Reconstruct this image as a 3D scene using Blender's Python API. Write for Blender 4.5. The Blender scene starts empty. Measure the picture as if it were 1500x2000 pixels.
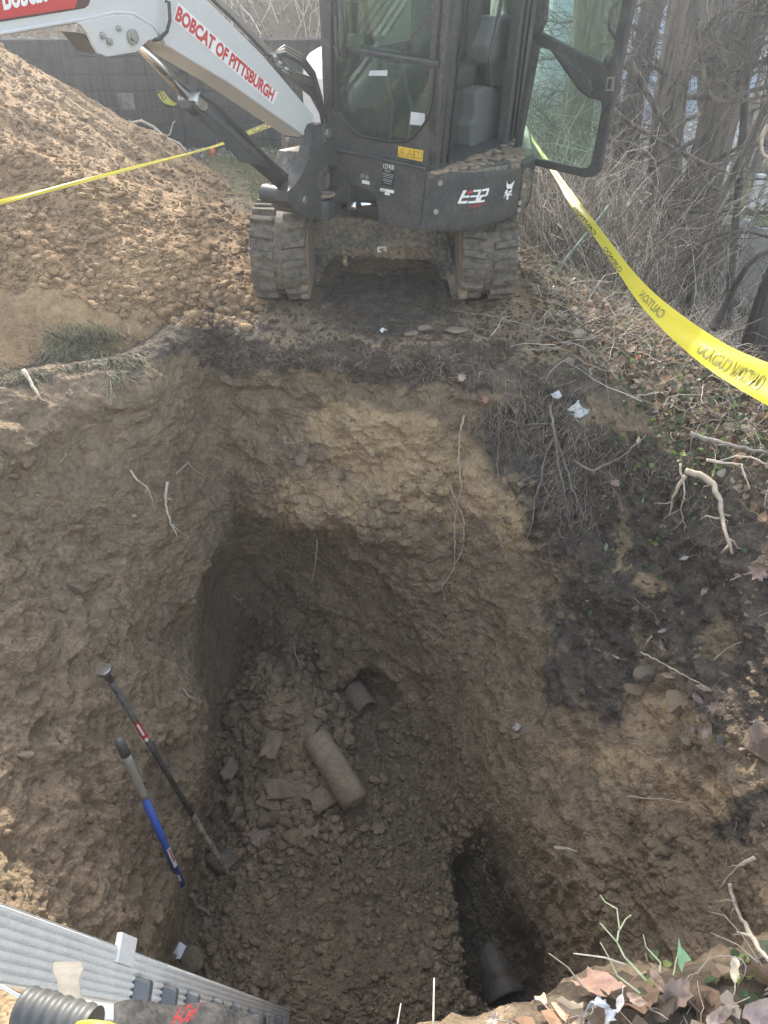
import bpy, math, random, numpy as np
from mathutils import Vector, Matrix
from mathutils.bvhtree import BVHTree
random.seed(7); rng = np.random.default_rng(7)
scn = bpy.context.scene
COL = scn.collection
# ------------------------------------------------------------------ camera, sky, sun, exposure
PITCH = math.radians(38); CH = 1.8; FOC = 1444.0
CP, SP = math.cos(PITCH), math.sin(PITCH)
cam = bpy.data.cameras.new('camera'); camo = bpy.data.objects.new('camera', cam); COL.objects.link(camo)
camo.location = (0, 0, CH); camo.rotation_euler = (math.pi/2-PITCH, 0, 0)
cam.sensor_fit = 'VERTICAL'; cam.sensor_height = 24; cam.lens = 24*FOC/2000; cam.clip_start = .05; cam.clip_end = 500
scn.camera = camo
SUN_EL, SUN_AZ = math.radians(28), math.radians(-10)      # azimuth measured from +Y towards +X
w = bpy.data.worlds.new('World'); scn.world = w; w.use_nodes = True
nt = w.node_tree; bg = nt.nodes['Background']
sky = nt.nodes.new('ShaderNodeTexSky'); sky.sky_type = 'NISHITA'; sky.sun_disc = False
sky.sun_elevation = SUN_EL; sky.sun_rotation = SUN_AZ; sky.air_density = 1.4; sky.dust_density = 3.0
hsv = nt.nodes.new('ShaderNodeHueSaturation'); hsv.inputs['Saturation'].default_value = .62      # thin bright overcast veil: paler sky light
nt.links.new(sky.outputs[0], hsv.inputs['Color']); nt.links.new(hsv.outputs[0], bg.inputs[0]); bg.inputs[1].default_value = .15
sl = bpy.data.lights.new('sun', 'SUN'); sl.energy = 2.3; sl.angle = math.radians(.6); sl.color = (1, .93, .82)
so = bpy.data.objects.new('sun', sl); COL.objects.link(so)
sd = Vector((math.sin(SUN_AZ)*math.cos(SUN_EL), math.cos(SUN_AZ)*math.cos(SUN_EL), math.sin(SUN_EL)))
so.rotation_euler = sd.to_track_quat('Z', 'Y').to_euler(); so.location = (0, 10, 12)
scn.view_settings.view_transform = 'Standard'; scn.view_settings.look = 'None'
scn.view_settings.exposure = 2.02; scn.view_settings.gamma = 1
scn.cycles.max_bounces = 8; scn.cycles.diffuse_bounces = 5; scn.cycles.transparent_max_bounces = 12
scn.cycles.volume_bounces = 0; scn.cycles.use_denoising = True
try: scn.cycles.denoiser = 'OPENIMAGEDENOISE'
except Exception: pass

# ------------------------------------------------------------------ helpers
def ray(px, py):
    a, b = (px-750)/FOC, (1000-py)/FOC
    return Vector((a, CP+b*SP, -SP+b*CP))
CAMP = Vector((0, 0, CH))
def P(px, py, x=None, y=None, z=None, d=None):
    r = ray(px, py)
    if d is None:
        if z is not None: d = (z-CH)/r.z
        elif y is not None: d = y/r.y
        else: d = x/r.x
    return CAMP + r*d
def onplane(px, py, p0, n):
    r = ray(px, py); return CAMP + r*((Vector(p0)-CAMP).dot(n)/r.dot(n))
def tag(o, label=None, cat=None, group=None, kind=None):
    if label: o['label'] = label
    if cat: o['category'] = cat
    if group: o['group'] = group
    if kind: o['kind'] = kind
    return o
def empty(name, loc, label, cat, group=None):
    o = bpy.data.objects.new(name, None); COL.objects.link(o); o.location = loc; o.empty_display_size = .1
    return tag(o, label, cat, group)
def link(name, me, mat, parent=None):
    o = bpy.data.objects.new(name, me); COL.objects.link(o)
    for m in (mat if isinstance(mat, (list, tuple)) else [mat]): me.materials.append(m)
    if parent is not None:
        o.parent = parent
        if parent.parent is None: o.matrix_parent_inverse = Matrix.Translation(parent.location).inverted()
    return o
def npmesh(name, V, F, smooth=True):
    """V (n,3) array, F (m,k) array with k 3 or 4"""
    me = bpy.data.meshes.new(name); V = np.ascontiguousarray(V, dtype=np.float32); F = np.ascontiguousarray(F, dtype=np.int32)
    k = F.shape[1]
    me.vertices.add(len(V)); me.vertices.foreach_set('co', V.ravel())
    me.loops.add(F.size); me.loops.foreach_set('vertex_index', F.ravel())
    me.polygons.add(len(F)); me.polygons.foreach_set('loop_start', np.arange(len(F), dtype=np.int32)*k)
    me.polygons.foreach_set('use_smooth', np.full(len(F), smooth))
    me.update(calc_edges=True); return me
class MB:
    def __init__(s): s.v = []; s.f = []; s.sm = []; s.mi = []
    def add(s, vs, fs, smooth=False, mi=0):
        b = len(s.v); s.v += [tuple(v) for v in vs]; s.f += [tuple(b+i for i in f) for f in fs]
        s.sm += [smooth]*len(fs); s.mi += [mi]*len(fs); return s
    def box(s, c, size, R=None, mi=0):
        c = Vector(c); h = Vector(size)/2; R = R or Matrix.Identity(3)
        vs = [c+R@Vector((x*h.x, y*h.y, z*h.z)) for x in (-1, 1) for y in (-1, 1) for z in (-1, 1)]
        return s.add(vs, [(0,1,3,2),(4,6,7,5),(0,4,5,1),(2,3,7,6),(0,2,6,4),(1,5,7,3)], mi=mi)
    def hexa(s, v8, mi=0):   # bottom 4 then top 4
        return s.add(v8, [(3,2,1,0),(4,5,6,7),(0,1,5,4),(1,2,6,5),(2,3,7,6),(3,0,4,7)], mi=mi)
    def tube(s, pts, r, n=8, caps=True, mi=0, smooth=True):
        pts = [Vector(p) for p in pts]; m = len(pts); rs = r if isinstance(r, (list, tuple)) else [r]*m
        up = None; vs = []
        for i, p in enumerate(pts):
            t = (pts[min(i+1, m-1)]-pts[max(i-1, 0)])
            if t.length < 1e-9: t = Vector((0, 0, 1))
            t.normalize()
            if up is None: up = t.orthogonal().normalized()
            else:
                up = up - t*up.dot(t)
                up = up.normalized() if up.length > 1e-6 else t.orthogonal().normalized()
            q = t.cross(up)
            for k in range(n):
                a = 2*math.pi*k/n; vs.append(p+(up*math.cos(a)+q*math.sin(a))*rs[i])
        fs = [(i*n+k, i*n+(k+1) % n, (i+1)*n+(k+1) % n, (i+1)*n+k) for i in range(m-1) for k in range(n)]
        s.add(vs, fs, smooth, mi)
        if caps:
            b = len(s.v)-len(vs)
            s.f.append(tuple(b+k for k in range(n))[::-1]); s.f.append(tuple(b+(m-1)*n+k for k in range(n)))
            s.sm += [False]*2; s.mi += [mi]*2
        return s
    def prism(s, poly, off, mi=0):
        n = len(poly); off = Vector(off); a = [Vector(p) for p in poly]; b = [p+off for p in a]
        fs = [tuple(range(n)), tuple(range(2*n-1, n-1, -1))] + [(i, n+i, n+(i+1) % n, (i+1) % n) for i in range(n)]
        return s.add(a+b, fs, mi=mi)
    def ring(s, outer, inner, off, N=72, mi=0):
        def rs(loop):
            L = [Vector(p) for p in loop]; n = len(L); c = sum(L, Vector())/n
            seg = [(L[(i+1) % n]-L[i]).length for i in range(n)]
            return L, seg, sum(seg), c
        cI = sum((Vector(p) for p in inner), Vector())/len(inner)
        nrm = Vector(off).normalized(); e1 = nrm.orthogonal().normalized(); e2 = nrm.cross(e1)
        def cast(loop, a):
            d = e1*math.cos(a)+e2*math.sin(a); best = None
            n = len(loop)
            for i in range(n):
                p, q = Vector(loop[i])-cI, Vector(loop[(i+1) % n])-cI
                px_, py_, qx, qy = p.dot(e1), p.dot(e2), q.dot(e1), q.dot(e2)
                dx, dy = math.cos(a), math.sin(a); ex, ey = qx-px_, qy-py_
                den = dx*ey-dy*ex
                if abs(den) < 1e-12: continue
                t = (px_*ey-py_*ex)/den; u = (px_*dy-py_*dx)/den
                if t > 0 and -1e-6 <= u <= 1+1e-6 and (best is None or t > best): best = t
            return cI+d*(best or 0)
        angs = set(2*math.pi*k/N for k in range(N))
        for loop in (outer, inner):
            for p in loop:
                v = Vector(p)-cI; angs.add(math.atan2(v.dot(e2), v.dot(e1)) % (2*math.pi))
        angs = sorted(angs); n = len(angs); off = Vector(off)
        O = [cast(outer, a) for a in angs]; I = [cast(inner, a) for a in angs]
        vs = O+I+[p+off for p in O]+[p+off for p in I]; fs = []
        for i in range(n):
            j = (i+1) % n
            fs += [(i, j, n+j, n+i), (2*n+i, 3*n+i, 3*n+j, 2*n+j), (i, 2*n+i, 2*n+j, j), (n+i, n+j, 3*n+j, 3*n+i)]
        return s.add(vs, fs, mi=mi)
    def build(s, name, mat, parent=None, bevel=0, fixn=True):
        me = bpy.data.meshes.new(name); me.from_pydata(s.v, [], s.f)
        me.polygons.foreach_set('use_smooth', s.sm); me.polygons.foreach_set('material_index', s.mi)
        me.validate()
        if fixn:
            import bmesh
            bm = bmesh.new(); bm.from_mesh(me); bmesh.ops.recalc_face_normals(bm, faces=bm.faces); bm.to_mesh(me); bm.free()
        me.update()
        o = link(name, me, mat, parent)
        if bevel:
            b = o.modifiers.new('bevel', 'BEVEL'); b.width = bevel; b.segments = 2; b.limit_method = 'ANGLE'; b.angle_limit = math.radians(40)
        return o
# ---- numpy noise
def _h(ix, iy, iz, seed):
    n = (ix.astype(np.int64)*374761393 + iy.astype(np.int64)*668265263 + iz.astype(np.int64)*2147483647 + seed*1274126177) & 0xffffffff
    n = ((n ^ (n >> 13))*1274126177) & 0xffffffff
    n = ((n ^ (n >> 16))*2246822519) & 0xffffffff
    n = n ^ (n >> 15)
    return (n & 0xffffff)/float(0xffffff)
def vnoise(p, seed=0):
    i = np.floor(p); f = p-i; f = f*f*(3-2*f); i = i.astype(np.int64); r = 0
    for dx in (0, 1):
        wx = f[:, 0] if dx else 1-f[:, 0]
        for dy in (0, 1):
            wy = f[:, 1] if dy else 1-f[:, 1]
            for dz in (0, 1):
                wz = f[:, 2] if dz else 1-f[:, 2]
                r = r+wx*wy*wz*_h(i[:, 0]+dx, i[:, 1]+dy, i[:, 2]+dz, seed)
    return r*2-1
def fbm(p, oc=4, seed=0, gain=.5):
    r = 0; a = 1; s = 0
    for k in range(oc):
        r = r+a*vnoise(p*(2.03**k)+k*17.3, seed+k); s += a; a *= gain
    return r/s
def worley(p, seed=0):
    i = np.floor(p).astype(np.int64); f1 = np.full(len(p), 9.); idv = np.zeros(len(p))
    for dx in (-1, 0, 1):
        for dy in (-1, 0, 1):
            for dz in (-1, 0, 1):
                cx, cy, cz = i[:, 0]+dx, i[:, 1]+dy, i[:, 2]+dz
                q = (cx+_h(cx, cy, cz, seed)-p[:, 0])**2+(cy+_h(cx, cy, cz, seed+1)-p[:, 1])**2+(cz+_h(cx, cy, cz, seed+2)-p[:, 2])**2
                m = q < f1; f1 = np.where(m, q, f1); idv = np.where(m, _h(cx, cy, cz, seed+3), idv)
    return np.sqrt(f1), idv
def smst(a, b, x): t = np.clip((x-a)/(b-a), 0, 1); return t*t*(3-2*t)
# ---- materials
def newmat(name):
    m = bpy.data.materials.new(name); m.use_nodes = True; return m, m.node_tree, m.node_tree.nodes['Principled BSDF']
def nd(nt, typ, **kw):
    n = nt.nodes.new(typ)
    for k, v in kw.items():
        if k.startswith('i_'):
            key = k[2:]; n.inputs[int(key) if key.isdigit() else key].default_value = v
        else: setattr(n, k, v)
    return n
def mixc(nt, fac, a, b, typ='MIX'):
    n = nt.nodes.new('ShaderNodeMix'); n.data_type = 'RGBA'; n.blend_type = typ
    for sock, v in ((n.inputs[0], fac), (n.inputs[6], a), (n.inputs[7], b)):
        if isinstance(v, (int, float)): sock.default_value = v
        elif isinstance(v, (tuple, list)): sock.default_value = (*v[:3], 1)
        else: nt.links.new(v, sock)
    return n.outputs[2]
def ramp(nt, x, stops):
    r = nt.nodes.new('ShaderNodeValToRGB'); e = r.color_ramp.elements
    while len(e) < len(stops): e.new(.5)
    for k, (p, c) in enumerate(stops):
        e[k].position = p; e[k].color = (*(c if isinstance(c, (tuple, list)) else (c, c, c)), 1)
    nt.links.new(x, r.inputs[0]); return r.outputs[0]
def coords(nt, scale=(1, 1, 1)):
    g = nt.nodes.new('ShaderNodeNewGeometry'); m = nt.nodes.new('ShaderNodeMapping'); m.inputs['Scale'].default_value = scale
    nt.links.new(g.outputs['Position'], m.inputs[0]); return m.outputs[0]
def objcoords(nt, scale=(1, 1, 1)):
    g = nt.nodes.new('ShaderNodeTexCoord'); m = nt.nodes.new('ShaderNodeMapping'); m.inputs['Scale'].default_value = scale
    nt.links.new(g.outputs['Object'], m.inputs[0]); return m.outputs[0]
def noise(nt, co, scale, detail=5, rough=.6):
    n = nd(nt, 'ShaderNodeTexNoise', i_Scale=scale, i_Detail=detail, i_Roughness=rough); nt.links.new(co, n.inputs['Vector']); return n.outputs[0]
def bump(nt, bs, h, strength=.5, dist=.01):
    b = nd(nt, 'ShaderNodeBump', i_Strength=strength, i_Distance=dist); nt.links.new(h, b.inputs['Height']); nt.links.new(b.outputs[0], bs.inputs['Normal']); return b
def paint(name, col, rough=.5, dust=(.30, .25, .19), amt=.25, scale=9, metal=0, bumpd=.001, scratch=0):
    m, nt, bs = newmat(name); co = coords(nt)
    n1 = noise(nt, co, scale, 8, .65); n2 = noise(nt, co, scale*7, 5, .7)
    f = nd(nt, 'ShaderNodeMath', operation='MULTIPLY'); nt.links.new(n1, f.inputs[0]); nt.links.new(n2, f.inputs[1])
    fac = ramp(nt, f.outputs[0], [(.16, 0), (.46, amt*1.9)])
    c = mixc(nt, fac, col, dust)
    if scratch:
        n3 = noise(nt, coords(nt, (3, 3, 40)), 2.5, 4, .8); c = mixc(nt, ramp(nt, n3, [(.62, 0), (.72, scratch)]), c, (.45, .45, .45))
    nt.links.new(c, bs.inputs['Base Color']); bs.inputs['Metallic'].default_value = metal
    rr = nd(nt, 'ShaderNodeMapRange', i_3=rough-.1, i_4=min(1, rough+.25)); nt.links.new(n1, rr.inputs[0]); nt.links.new(rr.outputs[0], bs.inputs['Roughness'])
    bump(nt, bs, n2, .4, bumpd); return m
def plain(name, col, rough=.6, metal=0, var=.25, scale=20, emission=None, bumpd=.001):
    m, nt, bs = newmat(name); co = coords(nt); n = noise(nt, co, scale, 5, .6)
    c = mixc(nt, ramp(nt, n, [(.3, 0), (.75, 1)]), tuple(x*(1-var) for x in col), tuple(min(1, x*(1+var)) for x in col))
    nt.links.new(c, bs.inputs['Base Color']); bs.inputs['Roughness'].default_value = rough; bs.inputs['Metallic'].default_value = metal
    bump(nt, bs, n, .35, bumpd); return m
def attrcol(name, rough=.8, trans=0):
    """colour taken per piece from the mesh attribute 'tint'"""
    m, nt, bs = newmat(name); a = nd(nt, 'ShaderNodeAttribute', attribute_name='tint')
    n = noise(nt, coords(nt), 60, 4, .6); c = mixc(nt, .35, a.outputs[0], n, 'OVERLAY')
    nt.links.new(c, bs.inputs['Base Color']); bs.inputs['Roughness'].default_value = rough
    if trans:
        tr = nt.nodes.new('ShaderNodeBsdfTranslucent'); nt.links.new(c, tr.inputs[0]); mx = nt.nodes.new('ShaderNodeMixShader'); mx.inputs[0].default_value = trans
        nt.links.new(bs.outputs[0], mx.inputs[1]); nt.links.new(tr.outputs[0], mx.inputs[2]); nt.links.new(mx.outputs[0], nt.nodes['Material Output'].inputs[0])
    return m
def settint(me, cols):
    a = me.color_attributes.new('tint', 'FLOAT_COLOR', 'POINT'); c = np.ones((len(me.vertices), 4), np.float32); c[:, :3] = cols
    a.data.foreach_set('color', c.ravel())
# ------------------------------------------------------------------ ground with the dug pit (one continuous sheet)
WALLY = 8.6
def G(x, y):
    s = np.maximum(0, .6*x+.25*(y-4)-.9)
    z = -4.5*np.tanh(.17*s)
    up = smst(WALLY+.05, WALLY+.12, y)*smst(-.2, -1.2, x)
    z = z+up*(.86+.22*np.maximum(0, y-WALLY))
    z = z+smst(12, 30, y)*smst(-1.2, 6, x)*1.0
    z = z+smst(-1.4, -4, y)*.3
    return z
# columns of the pit: rim, three wall points, base; clockwise seen from above starting at the far left corner
B = -2.4
COLS = [
 # rim                 w1                 w2                  w3                   base             outward
 ((-1.04,4.05,.06), (-1.02,3.88,-.30), (-1.00,3.72,-.80), (-.98,3.72,-1.45), (-1.05,3.78,B), (-.5,.85)),
 ((-.72,3.86,.00),  (-.70,3.74,-.35),  (-.70,3.60,-.95),  (-.74,3.72,-1.55), (-.78,3.62,B), (-.1,1)),
 ((-.30,3.77,.00),  (-.28,3.68,-.35),  (-.30,3.52,-1.00), (-.34,3.50,-1.60), (-.42,3.36,B), (0,1)),
 ((.10,3.77,.00),   (.10,3.66,-.35),   (.06,3.48,-1.00),  (-.04,3.32,-1.60), (-.14,3.10,B), (0,1)),
 ((.50,3.78,-.02),  (.48,3.64,-.40),   (.38,3.45,-1.05),  (.22,3.20,-1.70),  (.04,2.98,B), (.1,1)),
 ((.98,3.72,-.05),  (.84,3.50,-.42),   (.68,3.28,-1.10),  (.46,3.02,-1.75),  (.17,2.78,B), (.5,.9)),
 ((1.30,3.42,-.10), (1.16,3.22,-.50),  (.93,3.02,-1.15),  (.54,2.72,-1.82),  (.29,2.50,B), (.8,.6)),
 ((1.45,2.96,-.18), (1.32,2.82,-.60),  (1.06,2.64,-1.20), (.65,2.40,-1.84),  (.40,2.28,B), (1,.3)),
 ((1.72,2.45,-.22), (1.52,2.35,-.62),  (1.22,2.20,-1.20), (.76,2.08,-1.84),  (.51,2.05,B), (1,.1)),
 ((1.85,1.75,-.12), (1.60,1.70,-.60),  (1.30,1.70,-1.20), (.88,1.73,-1.83),  (.64,1.76,B), (1,0)),
 ((1.80,1.15,-.02), (1.52,1.22,-.55),  (1.28,1.30,-1.20), (1.00,1.36,-1.80), (.76,1.44,B), (1,-.3)),
 ((1.30,.74,.10),   (1.22,.92,-.50),   (1.10,1.02,-1.15), (.92,1.08,-1.80),  (.72,1.12,B), (.7,-.8)),
 ((.72,.60,.16),    (.70,.72,-.45),    (.62,.82,-1.10),   (.50,.88,-1.75),   (.40,.96,B), (.2,-1)),
 ((.22,.50,.12),    (.20,.62,-.45),    (.16,.76,-1.10),   (.10,.84,-1.75),   (.05,.92,B), (0,-1)),
 ((-.30,.30,.02),   (-.32,.48,-.45),   (-.36,.66,-1.10),  (-.42,.84,-1.75),  (-.45,.92,B), (0,-1)),
 ((-1.00,.70,.10),  (-.98,.80,-.45),   (-.92,.88,-1.10),  (-.86,.94,-1.75),  (-.84,1.02,B), (-.2,-1)),
 ((-1.60,.95,.10),  (-1.45,1.05,-.45), (-1.22,1.12,-1.0), (-1.03,1.20,-1.62), (-1.05,1.25,B), (-.8,-.7)),
 ((-1.92,1.60,.10), (-1.66,1.62,-.35), (-1.34,1.64,-.95), (-1.02,1.66,-1.75), (-1.05,1.66,B), (-1,-.1)),
 ((-2.00,2.20,.10), (-1.72,2.15,-.32), (-1.38,2.08,-.90), (-1.02,2.06,-1.78), (-1.04,2.08,B), (-1,0)),
 ((-2.02,2.85,.12), (-1.72,2.62,-.35), (-1.36,2.52,-.90), (-1.02,2.52,-1.66), (-1.03,2.56,B), (-1,.1)),
 ((-1.72,3.26,.10), (-1.56,2.98,-.28), (-1.32,2.86,-.85), (-1.02,2.92,-1.50), (-1.03,2.98,B), (-.7,.7)),
 ((-1.28,3.46,.10), (-1.26,3.30,-.25), (-1.15,3.16,-.80), (-1.01,3.24,-1.32), (-1.03,3.36,B), (-.6,.8)),
]
def build_ground():
    K = len(COLS); C = np.array([[c[j] for j in range(5)] for c in COLS], float)       # K,5,3
    out = np.array([c[5] for c in COLS], float); out /= np.linalg.norm(out, axis=1)[:, None]
    cen = np.array([-.15, 2.2]); rad = C[:, 0, :2]-cen; rad /= np.linalg.norm(rad, axis=1)[:, None]
    def ol(dist, k):   # blend from local outward to radial
        d = out*(1-k)+rad*k; d /= np.linalg.norm(d, axis=1)[:, None]; return C[:, 0, :2]+d*dist
    L = []
    for dist, k in ((90, 1), (20, 1), (7, .8), (2.4, .4), (.7, 0)):
        xy = ol(dist, k); L.append(np.c_[xy, G(xy[:, 0], xy[:, 1])])
    L += [C[:, j] for j in range(5)]
    fc = np.array([-.25, 2.1, B]); b = C[:, 4]
    L += [b*.55+fc*.45, b*.012+fc*.988]
    L = np.array(L)                                                                 # levels,K,3
    wts = [190, 150, 150, 150, 150, 160, 150, 135, 110, 95, 75, 45, 26, 22, 22, 24, 60, 85, 85, 90, 90, 100]
    us = np.concatenate([k+np.arange(n)/n for k, n in enumerate(wts)])
    def cr(A, t, periodic):
        n = A.shape[0]; i = np.floor(t).astype(int); f = (t-i)[:, None, None] if A.ndim == 3 else (t-i)[:, None]
        ix = (lambda j: j % n) if periodic else (lambda j: np.clip(j, 0, n-1))
        p0, p1, p2, p3 = A[ix(i-1)], A[ix(i)], A[ix(i+1)], A[ix(i+2)]
        return .5*(2*p1+(p2-p0)*f+(2*p0-5*p1+4*p2-p3)*f*f+(3*p1-p0-3*p2+p3)*f**3)
    A = cr(np.transpose(L, (1, 0, 2)), us, True)        # U,levels,3
    lv = [10, 26, 110, 95, 60, 90, 115, 115, 110, 140, 60]
    vs = np.concatenate([k+(np.arange(n)/n)**(.6 if k == 0 else 1) for k, n in enumerate(lv)]+[[len(lv)]])
    # outer levels interpolate linearly, wall levels smoothly
    A2 = np.transpose(A, (1, 0, 2)); Sm = cr(A2, vs, False)
    i = np.minimum(np.floor(vs).astype(int), len(lv)-1); f = (vs-i)[:, None, None]; Li = A2[i]*(1-f)+A2[i+1]*f
    wv = smst(4.0, 5.0, vs)[:, None, None]; S = Li*(1-wv)+Sm*wv
    gz = G(S[..., 0], S[..., 1]); g = (1-smst(4.2, 5.0, vs))[:, None]
    S[..., 2] = gz*g+S[..., 2]*(1-g)
    V, U = S.shape[:2]
    P0 = S.reshape(-1, 3).copy(); vv = np.repeat(vs, U)
    x, y, z = P0.T
    # heap of loose clods at the far left of the floor, small deep pit on the right
    fl = smst(8.6, 9.2, vv)
    P0[:, 2] += fl*.34*np.exp(-(((x+.75)/.33)**2+((y-3.15)/.42)**2))+fl*.13*np.exp(-(((x+.45)/.35)**2+((y-2.75)/.4)**2))
    P0[:, 2] += fl*.06*smst(.2, -.6, x)
    a, b2 = P(925, 1690, z=B), P(985, 1885, z=B); ax = np.array([b2.x-a.x, b2.y-a.y]); ln = np.linalg.norm(ax); ax /= ln
    rx, ry = x-a.x, y-a.y; t = np.clip(rx*ax[0]+ry*ax[1], 0, ln); dist = np.hypot(rx-t*ax[0], ry-t*ax[1])
    rw = .115+.06*t/ln+.025*vnoise(np.c_[x*9, y*9, z*0])
    hole = smst(rw+.035, rw-.02, dist)*smst(-2.0, -2.2, z)
    P0[:, 2] -= hole*(.26+.10*t/ln)
    for hx, hy, hr, hd in ((705, 1385, .19, .34), (1290, 1000, .10, .06), (1160, 1690, .09, .07), (1330, 1790, .08, .05), (300, 1330, .12, .05)):
        c = P(hx, hy, y={705: 3.08, 1290: 2.85, 1160: 1.9, 1330: 1.6, 300: 2.6}[hx]); r_ = np.sqrt((x-c.x)**2+(y-c.y)**2+(P0[:, 2]-c.z)**2); k_ = hd*np.exp(-(r_/hr)**4)[:, None]; away = np.array([c.x*.4, 1.0, -.15]) if hx == 705 else np.array([c.x, .1, -.1])/max(abs(c.x), .3)
        P0 = P0+k_*away/np.linalg.norm(away)
    # normals of the base sheet
    Q = P0.reshape(V, U, 3); du = np.roll(Q, -1, 1)-np.roll(Q, 1, 1); dv = np.gradient(Q, axis=0)
    N = np.cross(dv, du); N /= np.linalg.norm(N, axis=2)[..., None]+1e-12; N = N.reshape(-1, 3)
    if N[np.argmin(np.abs(vv-3)), 2] < 0: N = -N
    near = smst(1.6, 2.6, vv)
    wall = smst(5.0, 5.5, vv)*(1-smst(8.85, 9.1, vv)); floor = smst(8.8, 9.2, vv)
    smooth_cut = smst(-.9, -.98, x)*smst(8.0, 8.15, vv)*(1-smst(8.9, 9.0, vv))       # bucket-cut left wall of the trench
    scr = smst(.1, .5, x)*smst(7.6, 8.2, vv)*(1-smst(8.9, 9.0, vv))
    rgh = (1-.8*smooth_cut)*(1-.6*scr)
    q = P0; qw = q+.035*np.c_[fbm(q*9, 3, 101), fbm(q*9, 3, 102), fbm(q*9, 3, 103)]
    d = wall*rgh*(.085*fbm(q*1.7, 3, 3)+.05*fbm(q*4.5, 3, 11))
    rid = 1-np.abs(fbm(q*np.array([5, 5, 7.]), 4, 31)); d += wall*rgh*.08*(rid-.75)
    m2 = smst(.05, .35, fbm(q*2.2, 3, 55))                # patches of broken lumpy soil among smoother scraped soil
    f1, idv = worley(qw*8, 5); d += (wall*(.12+.88*m2)*rgh+floor*.4)*.075*(.55-f1)*(.4+idv)
    f1, idv = worley(qw*19, 9); m3 = smst(-.1, .4, fbm(q*3.1, 3, 77))
    d += (wall*(.15+.85*m3)*rgh+floor*.9+near*(1-wall-floor)*.5)*.045*(.55-f1)*(.3+idv)
    f1, idv = worley(qw*42, 19); d += (wall*rgh*(.3+.7*m3)+floor+near*.5)*.018*(.55-f1)*(.3+idv)
    d += (wall*rgh*.7+floor+near*.6)*.013*fbm(q*26, 3, 21)
    zz = z+.16*fbm(q*2.6, 4, 71)+.10*(x+.2)**2
    rec = smst(2.5, 3.0, y)*smst(.32, -.12, x)*smst(-1.04, -1.20, zz)*(1-smst(-1.75, -2.3, z))*wall; d -= .15*rec
    zl = z+.14*fbm(q*3.1, 3, 73); d -= .07*smst(-.30, -.36, zl)*smst(-.62, -.5, zl)*wall*smst(.1, .4, fbm(q*1.3, 2, 74)+.2)
    zl = z+.22*fbm(q*2.3, 4, 75); d += .05*wall*rgh*(np.abs((zl*2.2) % 1-.5)*2-.5)*smst(-.2, .2, fbm(q*1.1, 2, 76))
    st = np.c_[(q[:, 0]+q[:, 1]*.5)*3, (q[:, 1]-q[:, 0]*.5)*38, q[:, 2]*12]         # scrape streaks low on the right wall
    d += scr*.016*vnoise(st, 4)*smst(.0, .3, vnoise(q*1.9, 8)+.3)
    d += near*(1-wall-floor)*.022*fbm(q*3, 4, 41)
    # ragged rim: overhanging turf on the right, ragged crumbs elsewhere
    rim = np.exp(-((vv-5.0)/.16)**2); d += rim*.045*fbm(q*6, 3, 61)
    P1 = P0+N*d[:, None]
    # colour masks: R dark humus plus the left rim toned down against the sun, G yellow-tan, B wet mud in the hole and a darker, glossier floor, A leaf litter
    up = P1[:, 1]*SP+(P1[:, 2]-CH)*CP; dep = P1[:, 1]*CP+(CH-P1[:, 2])*SP
    dep = np.maximum(dep, .05); sx = 750+P1[:, 0]/dep*FOC; sy = 1000-up/dep*FOC
    wob = 70*fbm(P1*4.5, 5, 91, .62)
    def blob(cx, cy, rx, ry, rot=0):
        c, s = math.cos(rot), math.sin(rot); dx, dy = sx-cx, sy-cy
        u_, v_ = (dx*c+dy*s)/rx, (-dx*s+dy*c)/ry
        return np.exp(-((u_*u_+v_*v_)**1.5))
    sx = sx+wob; sy = sy+wob*.7+25*vnoise(P1*7, 13)
    dark = np.zeros(len(P1))
    for bb in ((1080,740,190,70,.1),(1040,860,120,110,.3),(1120,980,110,160,-.2),(1250,1050,130,130),(1160,1250,95,170,-.2),(1420,1200,150,230),(1440,1340,110,110),(1300,1010,120,90),(1330,1180,130,110),(1200,1130,90,110),
               (680,706,220,44),(480,680,110,44),(930,720,110,50),(420,650,50,40),(850,710,160,34),(1480,1000,130,110),(1480,1600,90,60),(1100,1340,50,60),(190,690,150,46),(40,735,70,30),(330,660,90,40),(750,590,170,80),(1010,880,50,90),  # blobs along the left rim paint less sun into the soil there
               (1330,960,120,90),(1230,900,110,80)):
        dark = np.maximum(dark, blob(*bb)*(.68 if bb[:2] == (1080, 740) else .9 if bb[1] > 640 else .75))
    dark = np.where((vv > 5.6) & (vv < 8), np.maximum(dark-.8*blob(1212, 1050, 15, 75, .1)-.55*blob(1280, 1160, 62, 26, .5)-.5*blob(1395, 1240, 34, 60), 0), dark)
    yel = np.zeros(len(P1))
    for bb in ((800,900,150,95,.1),(900,960,120,80),(1010,1010,60,60),(700,850,110,60),(1240,1100,60,50),(1300,1400,150,80),(1300,1180,120,40,.4),(1350,1560,150,60),(1200,1480,120,60),(620,980,160,70)):
        yel = np.maximum(yel, blob(*bb)*(1 if bb[0] in (800, 900, 700, 1010) else .6))
    yel *= wall; yel = np.maximum(yel, .9*smst(-.35, -.5, P1[:, 0])*smst(.95, .7, P1[:, 1])*(P1[:, 2] > -.15))
    wet = np.clip(hole*1.3+.5*floor*smst(.1, .5, x)*smst(2.4, 1.9, y)+.30*floor+.14*smst(8.0, 8.9, vv), 0, 1)  # hole is wet; floor and wall foot also get a darker, glossier tone
    litter = (smst(.95, 1.25, P1[:, 0]+.12*(P1[:, 1]-4)*(P1[:, 1] > 4)+.1*wob/40)*smst(5.1, 4.95, vv))
    litter = np.maximum(litter, smst(.7, .6, P1[:, 1])*smst(.15, .35, P1[:, 0])*(vv < 5.3))
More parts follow.
